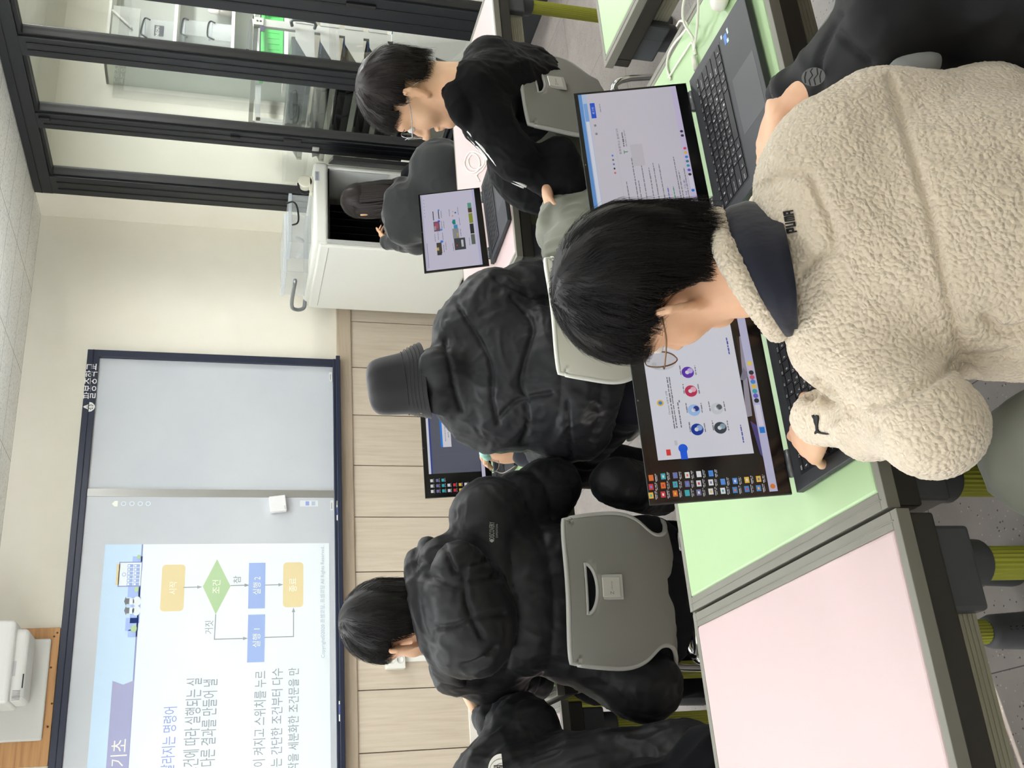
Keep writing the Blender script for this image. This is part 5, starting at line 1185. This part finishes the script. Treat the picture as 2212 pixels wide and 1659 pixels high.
def logo_out(b, P):
    b.text('DISCOVERY', P(.010, 0), U_*.058, Vv*.012); b.text('EXPEDITION', P(.016, -.008), U_*.044, Vv*.0045); b.face([P(0, .006), P(.006, 0), P(.012, .006), P(.006, .012)])
lp = patch('sleeve_logo', M('logo_grey', (120, 120, 118), .5), t, c0+N_*.03, U_, Vv, logo_out)
b = MB(); p = at(906, 1348, 2.50); b.box(p, (.012, .004, .004), 0, rotz(.2)); b.build('hood_tab', M('tab_yellow', (222, 196, 110), .5), t)

# ================================================================== student in the bucket hat (centre)
t = person_empty('student in a charcoal bucket hat and black puffer, wiping spectacles at a desk', (1.2, 2.5, 0))
T = Frame(at(910, 826, 2.80), 4, -10, 7, .90)
J = dict(neck=at(965, 815, 2.80), chest=at(1110, 790, 2.86), hip=V3(1.235, 2.46, .54), shR=at(1060, 668, 2.86), shL=at(1050, 888, 2.84), elR=at(1160, 625, 2.92), elL=at(1255, 925, 2.82),
         wrR=V3(1.19, 2.86, .81), wrL=at(1128, 980, 3.02), hpR=V3(1.33, 2.48, .51), hpL=V3(1.14, 2.48, .51), knR=V3(1.38, 2.92, .55), knL=V3(1.06, 2.84, .57), anR=V3(1.40, 2.92, .08), anL=V3(1.02, 2.90, .08))
W_ = J['wrL']; tip = at(1066, 990, 3.05)
body(t, T, J, [dict(wrist=J['wrR'], fdir=(-.5, .8, .1), ndir=(.3, 0, 1), left=False), dict(wrist=W_, fdir=tip-W_, ndir=unit(RIGHT*-.9-FWD*.5), left=True, curls=[(.5, .7, .3), (.9, .9, .5), (1.1, 1.0, .6), (1.2, 1.0, .6)], thumb=(.9, .2, -.45), tb=.1, s=.98)])
face_parts(T, t); hair('hair', T, t, HAIR, n=500, front=.1, side=-.5, back=-.95, thick=.003, length=.03, seed=7, fluff=0)
HATM = mat_fabric('hat_cotton', (52, 51, 54), .85, .35, 800, .3, .2, 16, .006)
b = MB(); n = 56; V = []; F = []; prof = [(.004, .150), (.040, .149), (.066, .143), (.080, .128), (.085, .105), (.088, .070), (.0905, .048), (.092, .044), (.100, .022), (.112, -.006), (.1135, -.010), (.110, -.009), (.098, .018), (.089, .042)]
for i, (r, h_) in enumerate(prof):
    for j in range(n):
        r, h_ = prof[i][0]*1.08, prof[i][1]*1.08; a = 2*math.pi*j/n; wv = (.0030*math.sin(3*a+1)+.0022*math.sin(7*a+.12*i))*(1 if i < 6 else .5) if i > 0 else 0
        V.append(T(r*.94*math.cos(a)+wv, r*1.08*math.sin(a)-.010+wv, h_+.004*math.sin(3*a+2)*(i > 7)+.010*max(0, math.sin(a))*(i < 4)*0))
for i in range(len(prof)-1):
    for j in range(n): F.append((i*n+j, i*n+(j+1) % n, (i+1)*n+(j+1) % n, (i+1)*n+j))
b.add(V, F, 0, True); ht = b.build('bucket_hat', HATM, t, subsurf=1)
b = MB()
for u in (.2, .4, .6, .8):
    r = (.0925+(.112-.0925)*u)*1.08+.0008; h_ = (.043+(-.006-.043)*u)*1.08; b.tube([T(r*.94*math.cos(a), r*1.08*math.sin(a)-.010, h_+.004*math.sin(3*a+2)) for a in np.linspace(0, 2*math.pi, 60, endpoint=False)], .0006, 4, closed=True)
b.tube([T(.0988*.94*math.cos(a), .0988*1.08*math.sin(a)-.010, .0495) for a in np.linspace(0, 2*math.pi, 60, endpoint=False)], .0012, 5, closed=True); b.build('stitching', M('hat_thread', (40, 39, 42), .9), ht)
S_ = Sdf(.0055)
S_.cap(J['shL'], J['shR'], .100, .100, .05); S_.ell(at(1110, 795, 2.84), (.205, .15, .155), k=.06); S_.ell(at(1235, 800, 2.80), (.195, .15, .15), k=.06, quilt=((0, 0, 1.0), .10, .010, .03))
S_.chain([J['shR'], J['elR'], J['wrR']], [.095, .085, .06], .04, [(2, .012), (2, .01)]); S_.chain([J['shL'], J['elL']], [.100, .090], .05, [(2, .014)]); S_.chain([J['elL'], at(1165, 975, 3.0)], [.085, .056], .03, [(2, .012)])
S_.cap(at(948, 800, 2.735), at(990, 812, 2.80), .062, .095, .02); S_.cap(at(950, 850, 2.76), at(985, 850, 2.80), .05, .07, .02); S_.cap(at(1000, 720, 2.84), at(1010, 860, 2.84), .085, .085, .05)
LN_ = [[(990, 660), (1030, 725), (1060, 790), (1062, 860), (1075, 915)], [(1105, 640), (1150, 700), (1135, 770), (1125, 830), (1140, 865)], [(1075, 905), (1110, 870), (1145, 858), (1190, 850)], [(1135, 875), (1140, 920), (1128, 955)], [(1225, 870), (1228, 920), (1235, 985)], [(1070, 600), (1110, 622), (1150, 640), (1195, 645)], [(960, 735), (975, 790), (985, 850), (995, 885)]]
sdf_obj('puffer_jacket', S_, PUF2, t, fold=.006, fold2=.0032, ffreq=10, fstretch=(1, 1, .8), seed=9, extra=lambda V, Q: seam(V, Q, LN_, .010, 5))
S_ = Sdf(.005); S_.cap(at(1168, 977, 3.0), at(1134, 980, 3.018), .047, .040, .01); sdf_obj('cuff', S_, M('cuff_navy', (24, 26, 40), .85, sheen=.3), t)
trousers(t, J, NAVYT); shoes(t, J, SHOE)
# spectacles and cloth held in the hand
gl = thing('spectacles', 'thin round metal spectacles held up in front of the dialog screen', 'spectacles', tip); gl.matrix_basis = Matrix.Identity(4)
gc_ = at(1066, 1003, 3.03); b = MB(); GM = M('spectacle_wire', (150, 138, 126), .3, .8)
ring = [gc_+DOWN*(.0165*math.cos(a))+RIGHT*(-.0215*math.sin(a))+FWD*.006*math.sin(a) for a in np.linspace(0, 2*math.pi, 28, endpoint=False)]
b.tube(ring, .0011, 6, closed=True); b.tube(spline([at(1071, 1018, 3.03), at(1085, 1022, 3.0), at(1100, 1015, 2.97), at(1113, 1006, 2.95)], 5), .0013, 6); b.tube(spline([at(1060, 988, 3.035), at(1058, 980, 3.04), at(1060, 972, 3.045)], 4), .0011, 6)
ring2 = [at(1058, 958, 3.05)+DOWN*(.0165*math.cos(a))+RIGHT*(-.0175*math.sin(a)) for a in np.linspace(0, 2*math.pi, 24, endpoint=False)]; b.tube(ring2, .0011, 6, closed=True)
b.build('frame', GM, gl); b = MB(); b.face([gc_+DOWN*(.016*math.cos(a))+RIGHT*(-.021*math.sin(a))+FWD*.006*math.sin(a) for a in np.linspace(0, 2*math.pi, 28, endpoint=False)]); b.build('lens', mat_glass('held_lens', (226, 224, 232), .2), gl)
S_ = Sdf(.004); 
for px, r in (((1050, 975, 3.03), .018), ((1058, 955, 3.04), .024), ((1070, 965, 3.02), .020), ((1048, 945, 3.05), .016), ((1082, 955, 3.01), .018), ((1066, 940, 3.03), .020), ((1052, 985, 3.03), .011)): S_.ell(at(*px), r, k=.012)
S_.cap(at(1046, 942, 3.04), at(1052, 982, 3.03), .008, .010, .01)
V, Q = S_.mesh(fold=.005, ffreq=45, seed=4); o = link('lens_cloth', raw_mesh('lens_cloth', V, Q, mat_fabric('mint_cloth', (164, 214, 198), .8, .3, 900, .3, .2)), None); tag(o, 'crumpled mint green lens cloth held against the spectacles', 'cloth')

# ================================================================== student in the track jacket (right)
def rp(px, d): return px*d/FPX                  # radius in metres of something px wide at distance d
t = person_empty('student in profile with wire spectacles and black track jacket with white sleeve stripes', (1.95, 2.5, 0))
T = Frame(at(886, 203, 3.0), -44, -10, 0, 1.10)
J = dict(neck=at(992, 186, 2.98), chest=at(1080, 205, 3.14), hip=V3(1.95, 2.56, .54), shR=at(1058, 138, 3.12), shL=at(1052, 258, 2.98), elR=at(1112, 145, 3.42), elL=at(1116, 345, 2.98), wrR=V3(2.30, 2.66, .62), wrL=at(1178, 390, 3.02),
         hpR=V3(2.04, 2.50, .51), hpL=V3(1.86, 2.50, .51), knR=at(1225, 500, 3.0), knL=at(1245, 545, 2.88), anR=V3(1.72, 2.86, .08), anL=V3(1.58, 2.78, .08))
body(t, T, J, [dict(wrist=J['wrR'], fdir=(-.6, .8, -.1), ndir=(0, .1, 1), left=False), dict(wrist=J['wrL'], fdir=at(1186, 430, 3.0)-J['wrL'], ndir=RIGHT*-.4-DOWN, left=True)], h=.0045)
face_parts(T, t, HAIRB)
hair('hair', T, t, HAIRB, n=2600, crown=(-.10, -.35, .93), front=.20, side=-.02, back=-.62, thick=.018, length=.06, seed=11, fluff=.010, swirl=.6)
glasses(T, t, M('spectacle_silver', (168, 170, 176), .25, .9))
S_ = Sdf(.0055)
S_.cap(J['shL'], J['shR'], rp(54, 3.0), rp(54, 3.1), .05); S_.cap(at(1024, 192, 2.98), at(1075, 196, 3.1), rp(60, 2.98), rp(90, 3.1), .04); S_.ell(at(1128, 203, 3.20), (rp(118, 3.2), .12, rp(110, 3.2)), k=.06); S_.ell(V3(1.95, 2.57, .66), (.165, .115, .17), k=.05)
S_.chain([J['shL'], J['elL'], J['wrL']], [rp(52, 2.98), rp(46, 2.98), rp(32, 3.02)], .03); S_.chain([J['shR'], J['elR'], J['wrR']], [.066, .055, .043], .03); S_.cap(at(1205, 340, 3.02), at(1235, 410, 3.02), rp(44, 3.0), rp(42, 3.0), .05)
cl = spline([at(972, 150, 3.02), at(976, 196, 2.945), at(993, 242, 2.92), at(1012, 266, 2.96)], 4)
for a, c in zip(cl[:-1], cl[1:]): S_.cap(a, c, .020, .020, .02)
sdf_obj('track_jacket', S_, TRK, t, fold=.005, fold2=.003, ffreq=11, fstretch=(1, 1, .8), seed=13)
STR = M('stripe_white', (232, 232, 230), .7)
def sleeve_stripe(off, wdt=.0042):
    b = MB(); P = spline([J['shL']+(CAM-J['shL'])*0, J['shL']*.5+J['elL']*.5, J['elL'], J['elL']*.45+J['wrL']*.55], 6); R0 = np.linspace(.070, .050, len(P)); o = []
    for i, p in enumerate(P):
        tg = unit(P[min(i+1, len(P)-1)]-P[max(i-1, 0)]); vw = unit(np.cross(tg, CAM-p)); vw = vw if vw @ RIGHT < 0 else -vw; tw = unit(np.cross(vw, tg)); tw = tw if tw @ (CAM-p) > 0 else -tw
        o.append(p+(vw*math.cos(off)+tw*math.sin(off))*(R0[i]+.0035))
    b.tube(o, wdt, 8); return b.build('sleeve_stripe', STR, t)
for off in (-.05, .25, .55): sleeve_stripe(off)
trousers(t, J, GREYT, fold=.008, rr=(.095, .085, .07)); shoes(t, J, SHOE)

# ================================================================== girl crouching at the charging cart
t = person_empty('person with long dark hair in a charcoal hooded top, crouching at the open charging cart', (3.75, 5.2, 0))
G = lambda x, y, Y: onY(x, y, Y)
T = Frame(G(790, 436, 5.22), 0, -16, 0, 1.06)
J = dict(neck=G(835, 432, 5.20), chest=G(890, 450, 5.12), hip=V3(3.62, 4.92, .32), shR=G(868, 415, 5.14), shL=G(866, 492, 5.14), elR=G(930, 425, 5.25), elL=G(900, 525, 5.28), wrR=V3(3.72, 5.5, .50), wrL=G(838, 522, 5.52),
         hpR=V3(3.74, 4.95, .30), hpL=V3(3.54, 4.95, .30), knR=V3(3.86, 5.32, .50), knL=V3(3.52, 5.32, .50), anR=V3(3.84, 5.05, .08), anL=V3(3.52, 5.05, .08))
body(t, T, J, [dict(wrist=J['wrR'], fdir=(0, 1, .1), ndir=(0, 0, 1), left=False), dict(wrist=J['wrL'], fdir=G(824, 508, 5.60)-J['wrL'], ndir=(-1, 0, .3), left=True)], mat=SKIN_T, h=.006)
face_parts(T, t, HAIRB); hair('hair', T, t, HAIRB, n=500, front=.15, side=-.5, back=-.9, thick=.016, length=.08, seed=21)
b = MB(); R_ = random.Random(5); SV = []
for i in range(150):
    a = R_.uniform(.75*math.pi, 2.25*math.pi) if R_.random() < .85 else R_.uniform(0, 2*math.pi); a = a+0
    if .25*math.pi < (a % (2*math.pi)) < .75*math.pi: continue
    x, y = .088*math.cos(a), .098*math.sin(a)-.012; ln = R_.uniform(.10, .19); st = [T(x*.8, y*.8, .085), T(x, y, .03), T(x*1.06, y*1.05, -.05), T(x*R_.uniform(.8, 1.1), y*1.0-.01, -.05-ln*.5)+V3(0, 0, -.01), T(x*R_.uniform(.6, 1.0), y*.95-.015, -.05-ln)+V3(0, 0, -.02)]
    b.tube(spline(st, 3), [.009]*10+[.007, .005, .002], 5)
b.build('long_hair', HAIRB, t)
S_ = Sdf(.008); S_.cap(J['shL'], J['shR'], .085, .085, .05); S_.ell(G(912, 455, 5.08), (.185, .16, .22), k=.06); S_.ell(V3(3.64, 4.95, .42), (.20, .18, .18), k=.06); S_.cap(G(846, 418, 5.17), G(850, 466, 5.17), .06, .06, .05); S_.ell(G(862, 438, 5.06), (.12, .06, .08), k=.04)
S_.chain([J['shL'], J['elL'], J['wrL']], [.072, .066, .045], .04); S_.chain([J['shR'], J['elR'], J['wrR']], [.08, .07, .045], .04)
sdf_obj('hooded_top', S_, mat_fabric('charcoal_fleece', (50, 52, 52), .9, .4, 500, .4, .15), t, fold=.010, ffreq=8, seed=23)
trousers(t, J, TROU, h=.01); shoes(t, J, SHOE)

# ================================================================== person cut by the left edge, sleeve raised over the pink desk
t = person_empty('person in black puffer with white dome logo on the chest, one bare hand raised', (.05, 2.4, 0))
T = Frame(at(900, 1800, 2.48), 5, -10, 0, 1.0)
J = dict(neck=at(985, 1775, 2.45), chest=at(1120, 1740, 2.45), hip=V3(.0, 2.22, .55), shL=at(1060, 1880, 2.45), shR=at(1075, 1705, 2.47), elR=at(1135, 1572, 2.56), elL=at(1230, 1880, 2.5), wrR=at(1042, 1552, 2.66), wrL=V3(-.2, 2.65, .78),
         hpL=V3(-.10, 2.24, .52), hpR=V3(.10, 2.24, .52), knL=V3(-.10, 2.62, .50), knR=V3(.10, 2.60, .50), anL=V3(-.10, 2.6, .08), anR=V3(.10, 2.6, .08))
W_ = J['wrR']; body(t, T, J, [dict(wrist=W_, fdir=at(1000, 1490, 2.70)-W_, ndir=unit(-RIGHT*.7-DOWN*.5-FWD*.3), left=False, curl=(.25, .3, .2), s=.85, spread=.3), dict(wrist=J['wrL'], fdir=(.2, 1, -.1), ndir=(0, 0, 1), left=True)])
face_parts(T, t); hair('hair', T, t, HAIR, n=500, seed=31)
S_ = Sdf(.0055); S_.cap(J['shL'], J['shR'], .105, .105, .06); S_.ell(at(1180, 1790, 2.42), (.20, .15, .20), k=.06); S_.ell(at(1330, 1765, 2.40), (.20, .16, .22), k=.06); S_.ell(at(1480, 1735, 2.38), (.185, .15, .15), k=.06)
S_.chain([J['shR'], J['elR']], [.082, .078], .05); S_.chain([J['elR'], at(1060, 1553, 2.64)], [.078, .056], .03, [(3, .014)]); S_.chain([J['shL'], J['elL'], J['wrL']], [.09, .085, .05], .04)
sdf_obj('puffer_jacket', S_, PUF, t, fold=.008, fold2=.004, ffreq=10, fstretch=(1, 1, .6), seed=33)
trousers(t, J, TROU, rr=(.10, .085, .06)); shoes(t, J, SHOE)
c0 = at(1087, 1668, 2.35); U_ = unit(-DOWN*.10+RIGHT); Vv = unit(-DOWN); N_ = unit(CAM-c0)
def dome(b, P):
    arc = lambda r0, r1, k, m_: b.face([P(r1*math.cos(a), r1*math.sin(a), k) for a in np.linspace(math.pi/2, math.pi*0, 14)]+[P(r0*math.cos(a), r0*math.sin(a), k) for a in np.linspace(0, math.pi/2, 14)], m_)
    b.face([P(-.02, 0), P(.042, 0)]+[P(.042*math.cos(a), .034*math.sin(a)) for a in np.linspace(.05, math.pi*.75, 18)], 0)
    for r in (.020, .030): arc(r, r+.0012, 1, 1)
    b.face([P(-.02, .0, 1), P(.016, .0, 1), P(.016, .020, 1), P(-.02, .020, 1)], 2)
    for st, v in (('THE', .013), ('NORTH', .0065), ('FACE', .0005)): b.text(st, P(-.018, v, 2), U_*.032, Vv*.005, 0)
patch('chest_logo', [WHITEP, M('logo_line_grey', (120, 120, 120), .6), PUF], t, c0, U_, Vv, dome)

# ================================================================== black-sleeved person reaching in from the right
t = person_empty('black-jacketed person reaching in, hand resting on the search page laptop', (1.35, .75, 0))
wr = onZ(1688, 232, .785)
T = Frame(at(1750, -330, 1.65), -20, -20, 0, 1.0)
J = dict(neck=at(1850, -300, 1.55), chest=at(2080, -110, 1.52), hip=V3(1.42, .60, .52), shL=at(1940, -120, 1.50), shR=at(1960, -420, 1.6), elL=at(1950, 40, 1.44), elR=V3(1.85, .80, .80), wrL=wr, wrR=V3(1.90, 1.1, .78),
         hpL=V3(1.32, .62, .50), hpR=V3(1.50, .62, .50), knL=V3(1.22, 1.0, .52), knR=V3(1.48, 1.02, .52), anL=V3(1.22, 1.0, .08), anR=V3(1.48, 1.02, .08))
body(t, T, J, [dict(wrist=wr, fdir=onZ(1636, 400, .768)-wr, ndir=V3(.15, -.1, 1), left=True, curls=[(.25, .45, .3), (.3, .5, .3), (.35, .55, .35), (.4, .6, .4)], thumb=(.75, .6, -.1), s=1.0), dict(wrist=J['wrR'], fdir=(-.1, 1, -.15), ndir=(0, 0, 1), left=False)], h=.0035)
face_parts(T, t); hair('hair', T, t, HAIR, n=400, seed=41)
SOFT = mat_fabric('black_softshell', (15, 16, 18), .6, .25, 900, .03, .25)
S_ = Sdf(.006); S_.cap(J['shL'], J['shR'], .085, .085, .05); S_.ell(at(2120, -60, 1.48), (.13, .13, .20), k=.06); S_.ell(at(2260, 10, 1.42), (.13, .13, .15), k=.06); S_.ell(at(2160, -200, 1.5), (.2, .14, .2), k=.06)
S_.chain([J['shL'], J['elL']], [.080, .074], .04); S_.chain([J['elL'], at(1850, 112, 1.51), at(1708, 205, 1.61)], [.072, .054, .036], .03); S_.chain([J['shR'], J['elR'], J['wrR']], [.08, .07, .045], .04)
LN_ = [[(1775, 190), (1770, 130), (1800, 60), (1815, 35)], [(1800, 60), (1850, 110), (1880, 135)]]
sdf_obj('jacket', S_, SOFT, t, fold=.006, ffreq=12, seed=43, extra=lambda V, Q: seam(V, Q, LN_, .006, 7))
b = MB(); q_ = at(1708, 205, 1.61); d_ = unit(at(1690, 216, 1.62)-q_); b.tube([q_-d_*.004, q_+d_*.008, q_+d_*.014], [.038, .039, .037], 24); b.build('cuff', M('cuff_black', (12, 12, 13), .6), t)
S_ = Sdf(.006); S_.cap(at(1985, 135, 1.42), at(1945, 165, 1.40), .030, .022, .02); sdf_obj('grey_shirt_hem', S_, mat_fabric('grey_marl', (150, 152, 150), .9, .3, 700, .3, .2), t)
trousers(t, J, TROU); shoes(t, J, SHOE)
lc = at(1757, 166, 1.50); N_ = unit(CAM-lc); U_ = unit(RIGHT-N_*(RIGHT @ N_)); Vv = unit(np.cross(N_, U_))
def globe(b, P):
    b.face([P(.013*math.cos(a), .0165*math.sin(a)) for a in np.linspace(0, 2*math.pi, 24, endpoint=False)], 0)
    for L_ in ([(-.012, .004), (-.004, .006), (.002, .001), (.008, .004), (.012, .001)], [(-.012, -.003), (-.003, -.001), (.003, -.006), (.012, -.005)], [(-.008, .011), (0, .012), (.008, .010)], [(-.009, -.010), (0, -.009), (.008, -.011)]):
        for a, c in zip(L_[:-1], L_[1:]): b.face([P(a[0], a[1]-.0009, 1), P(c[0], c[1]-.0009, 1), P(c[0], c[1]+.0009, 1), P(a[0], a[1]+.0009, 1)], 1)
patch('sleeve_logo', [M('logo_silver', (112, 114, 116), .5), M('logo_black', (18, 18, 20), .6)], t, lc, U_, Vv, globe)

# ================================================================== student in the cream fleece (nearest)
t = person_empty('nearest student from behind in a cream fleece jacket with dark lettering, typing on the laptop', (.6, .8, 0))
T = Frame(at(1408, 614, 1.35), -30, -18, 4, .92)
J = dict(neck=at(1605, 585, 1.32), chest=at(1850, 530, 1.37), hip=at(2480, 525, 1.27), shR=at(1790, 320, 1.36), shL=at(1830, 735, 1.32), elR=at(2130, 270, 1.40), elL=at(2015, 918, 1.20), wrR=V3(.86, 1.20, .775), wrL=at(1768, 912, 1.48),
         hpL=V3(.46, .74, .52), hpR=V3(.65, .72, .52), knL=V3(.43, 1.10, .50), knR=V3(.68, 1.12, .52), anL=V3(.38, 1.05, .08), anR=V3(.68, 1.08, .08))
wl = J['wrL']
body(t, T, J, [dict(wrist=wl, fdir=onZ(1722, 985, .755)-wl, ndir=V3(-.15, -.2, 1), left=True, curls=[(.15, .35, .25), (.55, .95, .5), (.6, 1.0, .55), (.6, 1.0, .6)], thumb=(.55, .75, -.35), s=.95, spread=.7), dict(wrist=J['wrR'], fdir=(-.2, 1, -.15), ndir=(0, 0, 1), left=False)], h=.0035)
face_parts(T, t)
hair('hair', T, t, HAIR, n=8000, crown=(.10, -.42, .90), front=.06, side=-.06, back=-.88, thick=.021, length=.060, wid=.00055, seed=51, swirl=.8, fluff=.007)
glasses(T, t, M('spectacle_bronze', (120, 92, 66), .3, .8))
SHERPA = M('cream_sherpa', (222, 208, 184), .95, sheen=.4); N, L, B = nodes(SHERPA); co = coords(N, L)
v = N.new('ShaderNodeTexVoronoi'); v.feature = 'SMOOTH_F1'; v.inputs['Scale'].default_value = 175; v.inputs['Smoothness'].default_value = .25
nz = N.new('ShaderNodeTexNoise'); nz.inputs['Scale'].default_value = 40; L.new(co, nz.inputs['Vector'])
ad = N.new('ShaderNodeVectorMath'); ad.operation = 'MULTIPLY_ADD'; ad.inputs[1].default_value = (.012, .012, .012); L.new(nz.outputs['Color'], ad.inputs[0]); L.new(co, ad.inputs[2]); L.new(ad.outputs[0], v.inputs['Vector'])
inv = math_(N, L, 'SUBTRACT', 1.0, v.outputs['Distance']); b1 = bump(N, L, B, inv, .8, .0045)
b2 = N.new('ShaderNodeBump'); b2.inputs['Strength'].default_value = .35; b2.inputs['Distance'].default_value = .002; L.new(noise_tex(N, L, co, 420, 3), b2.inputs['Height']); L.new(b1.outputs[0], b2.inputs['Normal']); L.new(b2.outputs[0], B.inputs['Normal'])
def fleece(V, Q, amp=.0024):
    N_ = vnormals(V, Q); f = worley(V*165+np.stack([vnoise(V*40, 1), vnoise(V*40, 2), vnoise(V*40, 3)], 1)*.5); return V+N_*(amp*(.55-f))[:, None]
S_ = Sdf(.0036)
S_.chain([at(1800, 335, 1.36), at(1772, 400, 1.34), at(1775, 480, 1.32), at(1795, 600, 1.31), at(1818, 735, 1.31)], [rp(105, 1.36), rp(112, 1.34), rp(104, 1.32), rp(100, 1.3), rp(92, 1.3)], .05)
S_.ell(at(1960, 515, 1.34), (rp(300, 1.34), .125, rp(270, 1.34)), k=.06); S_.ell(at(2180, 505, 1.30), (rp(325, 1.3), .135, rp(280, 1.3)), k=.06); S_.ell(at(2400, 520, 1.28), (.19, .14, .16), k=.05)
S_.chain([at(1800, 335, 1.36), at(1900, 275, 1.38), J['elR'], J['wrR']], [rp(105, 1.36), rp(105, 1.38), rp(105, 1.40), .05], .05)
S_.chain([at(1830, 735, 1.30), J['elL']], [rp(92, 1.3), rp(104, 1.2)], .05); S_.chain([J['elL'], at(1885, 905, 1.33), at(1772, 904, 1.46)], [rp(96, 1.2), rp(74, 1.33), rp(60, 1.46)], .035)
LN_ = [[(1925, 165), (1960, 290), (2005, 440), (2045, 620), (2080, 775)], [(1880, 875), (1960, 850), (2075, 782), (2140, 775), (2185, 765)], [(2075, 782), (2120, 830), (2160, 870)], [(1645, 405), (1700, 375), (1750, 372)], [(1752, 375), (1775, 430), (1800, 500), (1798, 540), (1760, 560), (1735, 585)]]
FOLD = [[(1745, 850), (1770, 830), (1790, 870), (1800, 900)], [(1790, 850), (1840, 890), (1880, 930)], [(2130, 690), (2165, 720), (2212, 715)]]
def fl(V, Q):
    V = seam(V, Q, LN_, .008, 11); V = seam(V, Q, FOLD, .014, 14); return fleece(V, Q)
sdf_obj('fleece_jacket', S_, SHERPA, t, smooth=2, fold=.005, ffreq=7, seed=53, extra=fl)
# stand collar: navy outside, rolled sherpa edge
r1 = [at(1545, 472, 1.335), at(1566, 540, 1.27), at(1602, 606, 1.25), at(1644, 668, 1.26), at(1680, 714, 1.31), at(1664, 660, 1.38), at(1622, 590, 1.40), at(1572, 520, 1.385)]
r2 = [at(1648, 440, 1.345), at(1672, 515, 1.255), at(1694, 606, 1.225), at(1706, 668, 1.235), at(1716, 712, 1.30), at(1720, 660, 1.40), at(1700, 580, 1.42), at(1660, 500, 1.40)]
def loop(P, n=8):
    k = len(P); out = []
    for i in range(k):
        a, b_, c, d = P[(i-1) % k], P[i], P[(i+1) % k], P[(i+2) % k]
        for q_ in range(n): u = q_/n; out.append(.5*(2*b_+(c-a)*u+(2*a-5*b_+4*c-d)*u*u+(3*b_-a-3*c+d)*u**3))
    return out
L1, L2 = loop(r1), loop(r2); b = MB(); k = len(L1); V = []; F = []
for i in range(k):
    for u in (0, .33, .66, 1.0, 1.25): V.append(L1[i]*(1-u)+L2[i]*u+unit((L1[i]+L2[i])/2-sum(L1)/k)*.010*math.sin(math.pi*min(u, 1)))
for i in range(k):
    for j in range(4): F.append((i*5+j, ((i+1) % k)*5+j, ((i+1) % k)*5+j+1, i*5+j+1))
b.add(V, F, 0, True); b.build('collar_lining', mat_fabric('navy_collar', (28, 31, 44), .75, .5, 900, .3, .3, 22, .006), t, solid=.004)
S_ = Sdf(.0032)
for i in range(k): S_.cap(L1[i], L1[(i+1) % k], .0135, .0135, .006)
sdf_obj('collar_edge', S_, SHERPA, t, smooth=1, extra=lambda V, Q: fleece(V, Q, .003))
trousers(t, J, GREYT, rr=(.10, .085, .06)); shoes(t, J, SHOE)

# dark stitched lettering on the yoke and leaping-cat mark on the cuff, laid on the cloth surface
dg = bpy.context.evaluated_depsgraph_get(); fj = [o for o in t.children if o.name.startswith('fleece_jacket')][0]
from mathutils.bvhtree import BVHTree
bv = BVHTree.FromObject(fj, dg)
def drape(px, py, off=.0025):
    r = Vector(ray(px, py)).normalized(); h = bv.ray_cast(Vector(CAM), r); return np.array(h[0])-np.array(r)*off if h[0] is not None else at(px, py, 1.2)
def draped(polys, name, mat, thick=.002):
    b = MB()
    for P in polys: b.face([drape(*p) for p in P])
    return b.build(name, mat, t, solid=thick)
STITCH = M('dark_stitching', (24, 20, 26), .8)
LET = {'P': [[(0, 0), (0, 1), (.26, 1), (.26, 0)], [(.26, 1), (.82, 1), (.82, .84), (.26, .84)], [(.62, .84), (.82, .84), (.82, .42), (.62, .42)], [(.26, .42), (.82, .42), (.82, .58-.30), (.26, .28)]],
       'U': [[(0, 0), (0, 1), (.26, 1), (.26, 0)], [(.26, 0), (.26, .16), (.60, .16), (.60, 0)], [(.60, 0), (.60, 1), (.84, 1), (.84, 0)]],
       'M': [[(0, 0), (0, 1), (.22, 1), (.22, 0)], [(.22, 1), (.92, 1), (.92, .86), (.22, .86)], [(.38, .0), (.38, .86), (.56, .86), (.56, .0)], [(.72, 0), (.72, .86), (.92, .86), (.92, 0)]],
       'A': [[(0, 0), (0, 1), (.24, 1), (.24, 0)], [(.24, 1), (.84, 1), (.84, .84), (.24, .84)], [(.60, 0), (.60, .84), (.84, .84), (.84, 0)], [(.24, .36), (.24, .50), (.60, .50), (.60, .36)]]}
polys = []; A0, AU, AV = np.array([1720.5, 501.0]), np.array([-9.0, -50.0]), np.array([-20.0, 3.4])     # lower left corner, word width, letter height
for k_, ch in enumerate('PUMA'):
    for q_ in LET[ch]: polys.append([tuple(A0+AU*((k_+u*.94)/4.0)+AV*v) for u, v in q_])
draped(polys, 'back_lettering', STITCH)
cat = [(1754, 897), (1757, 896), (1760, 901), (1763, 896), (1767, 898), (1768, 905), (1767, 914), (1766, 922), (1768, 930), (1772, 934), (1780, 935), (1788, 936), (1792, 938), (1787, 939), (1778, 938), (1770, 936), (1765, 935), (1761, 938), (1760, 934), (1763, 929), (1762, 920), (1759, 912), (1758, 905), (1756, 902)]
draped([cat], 'cuff_emblem', STITCH)
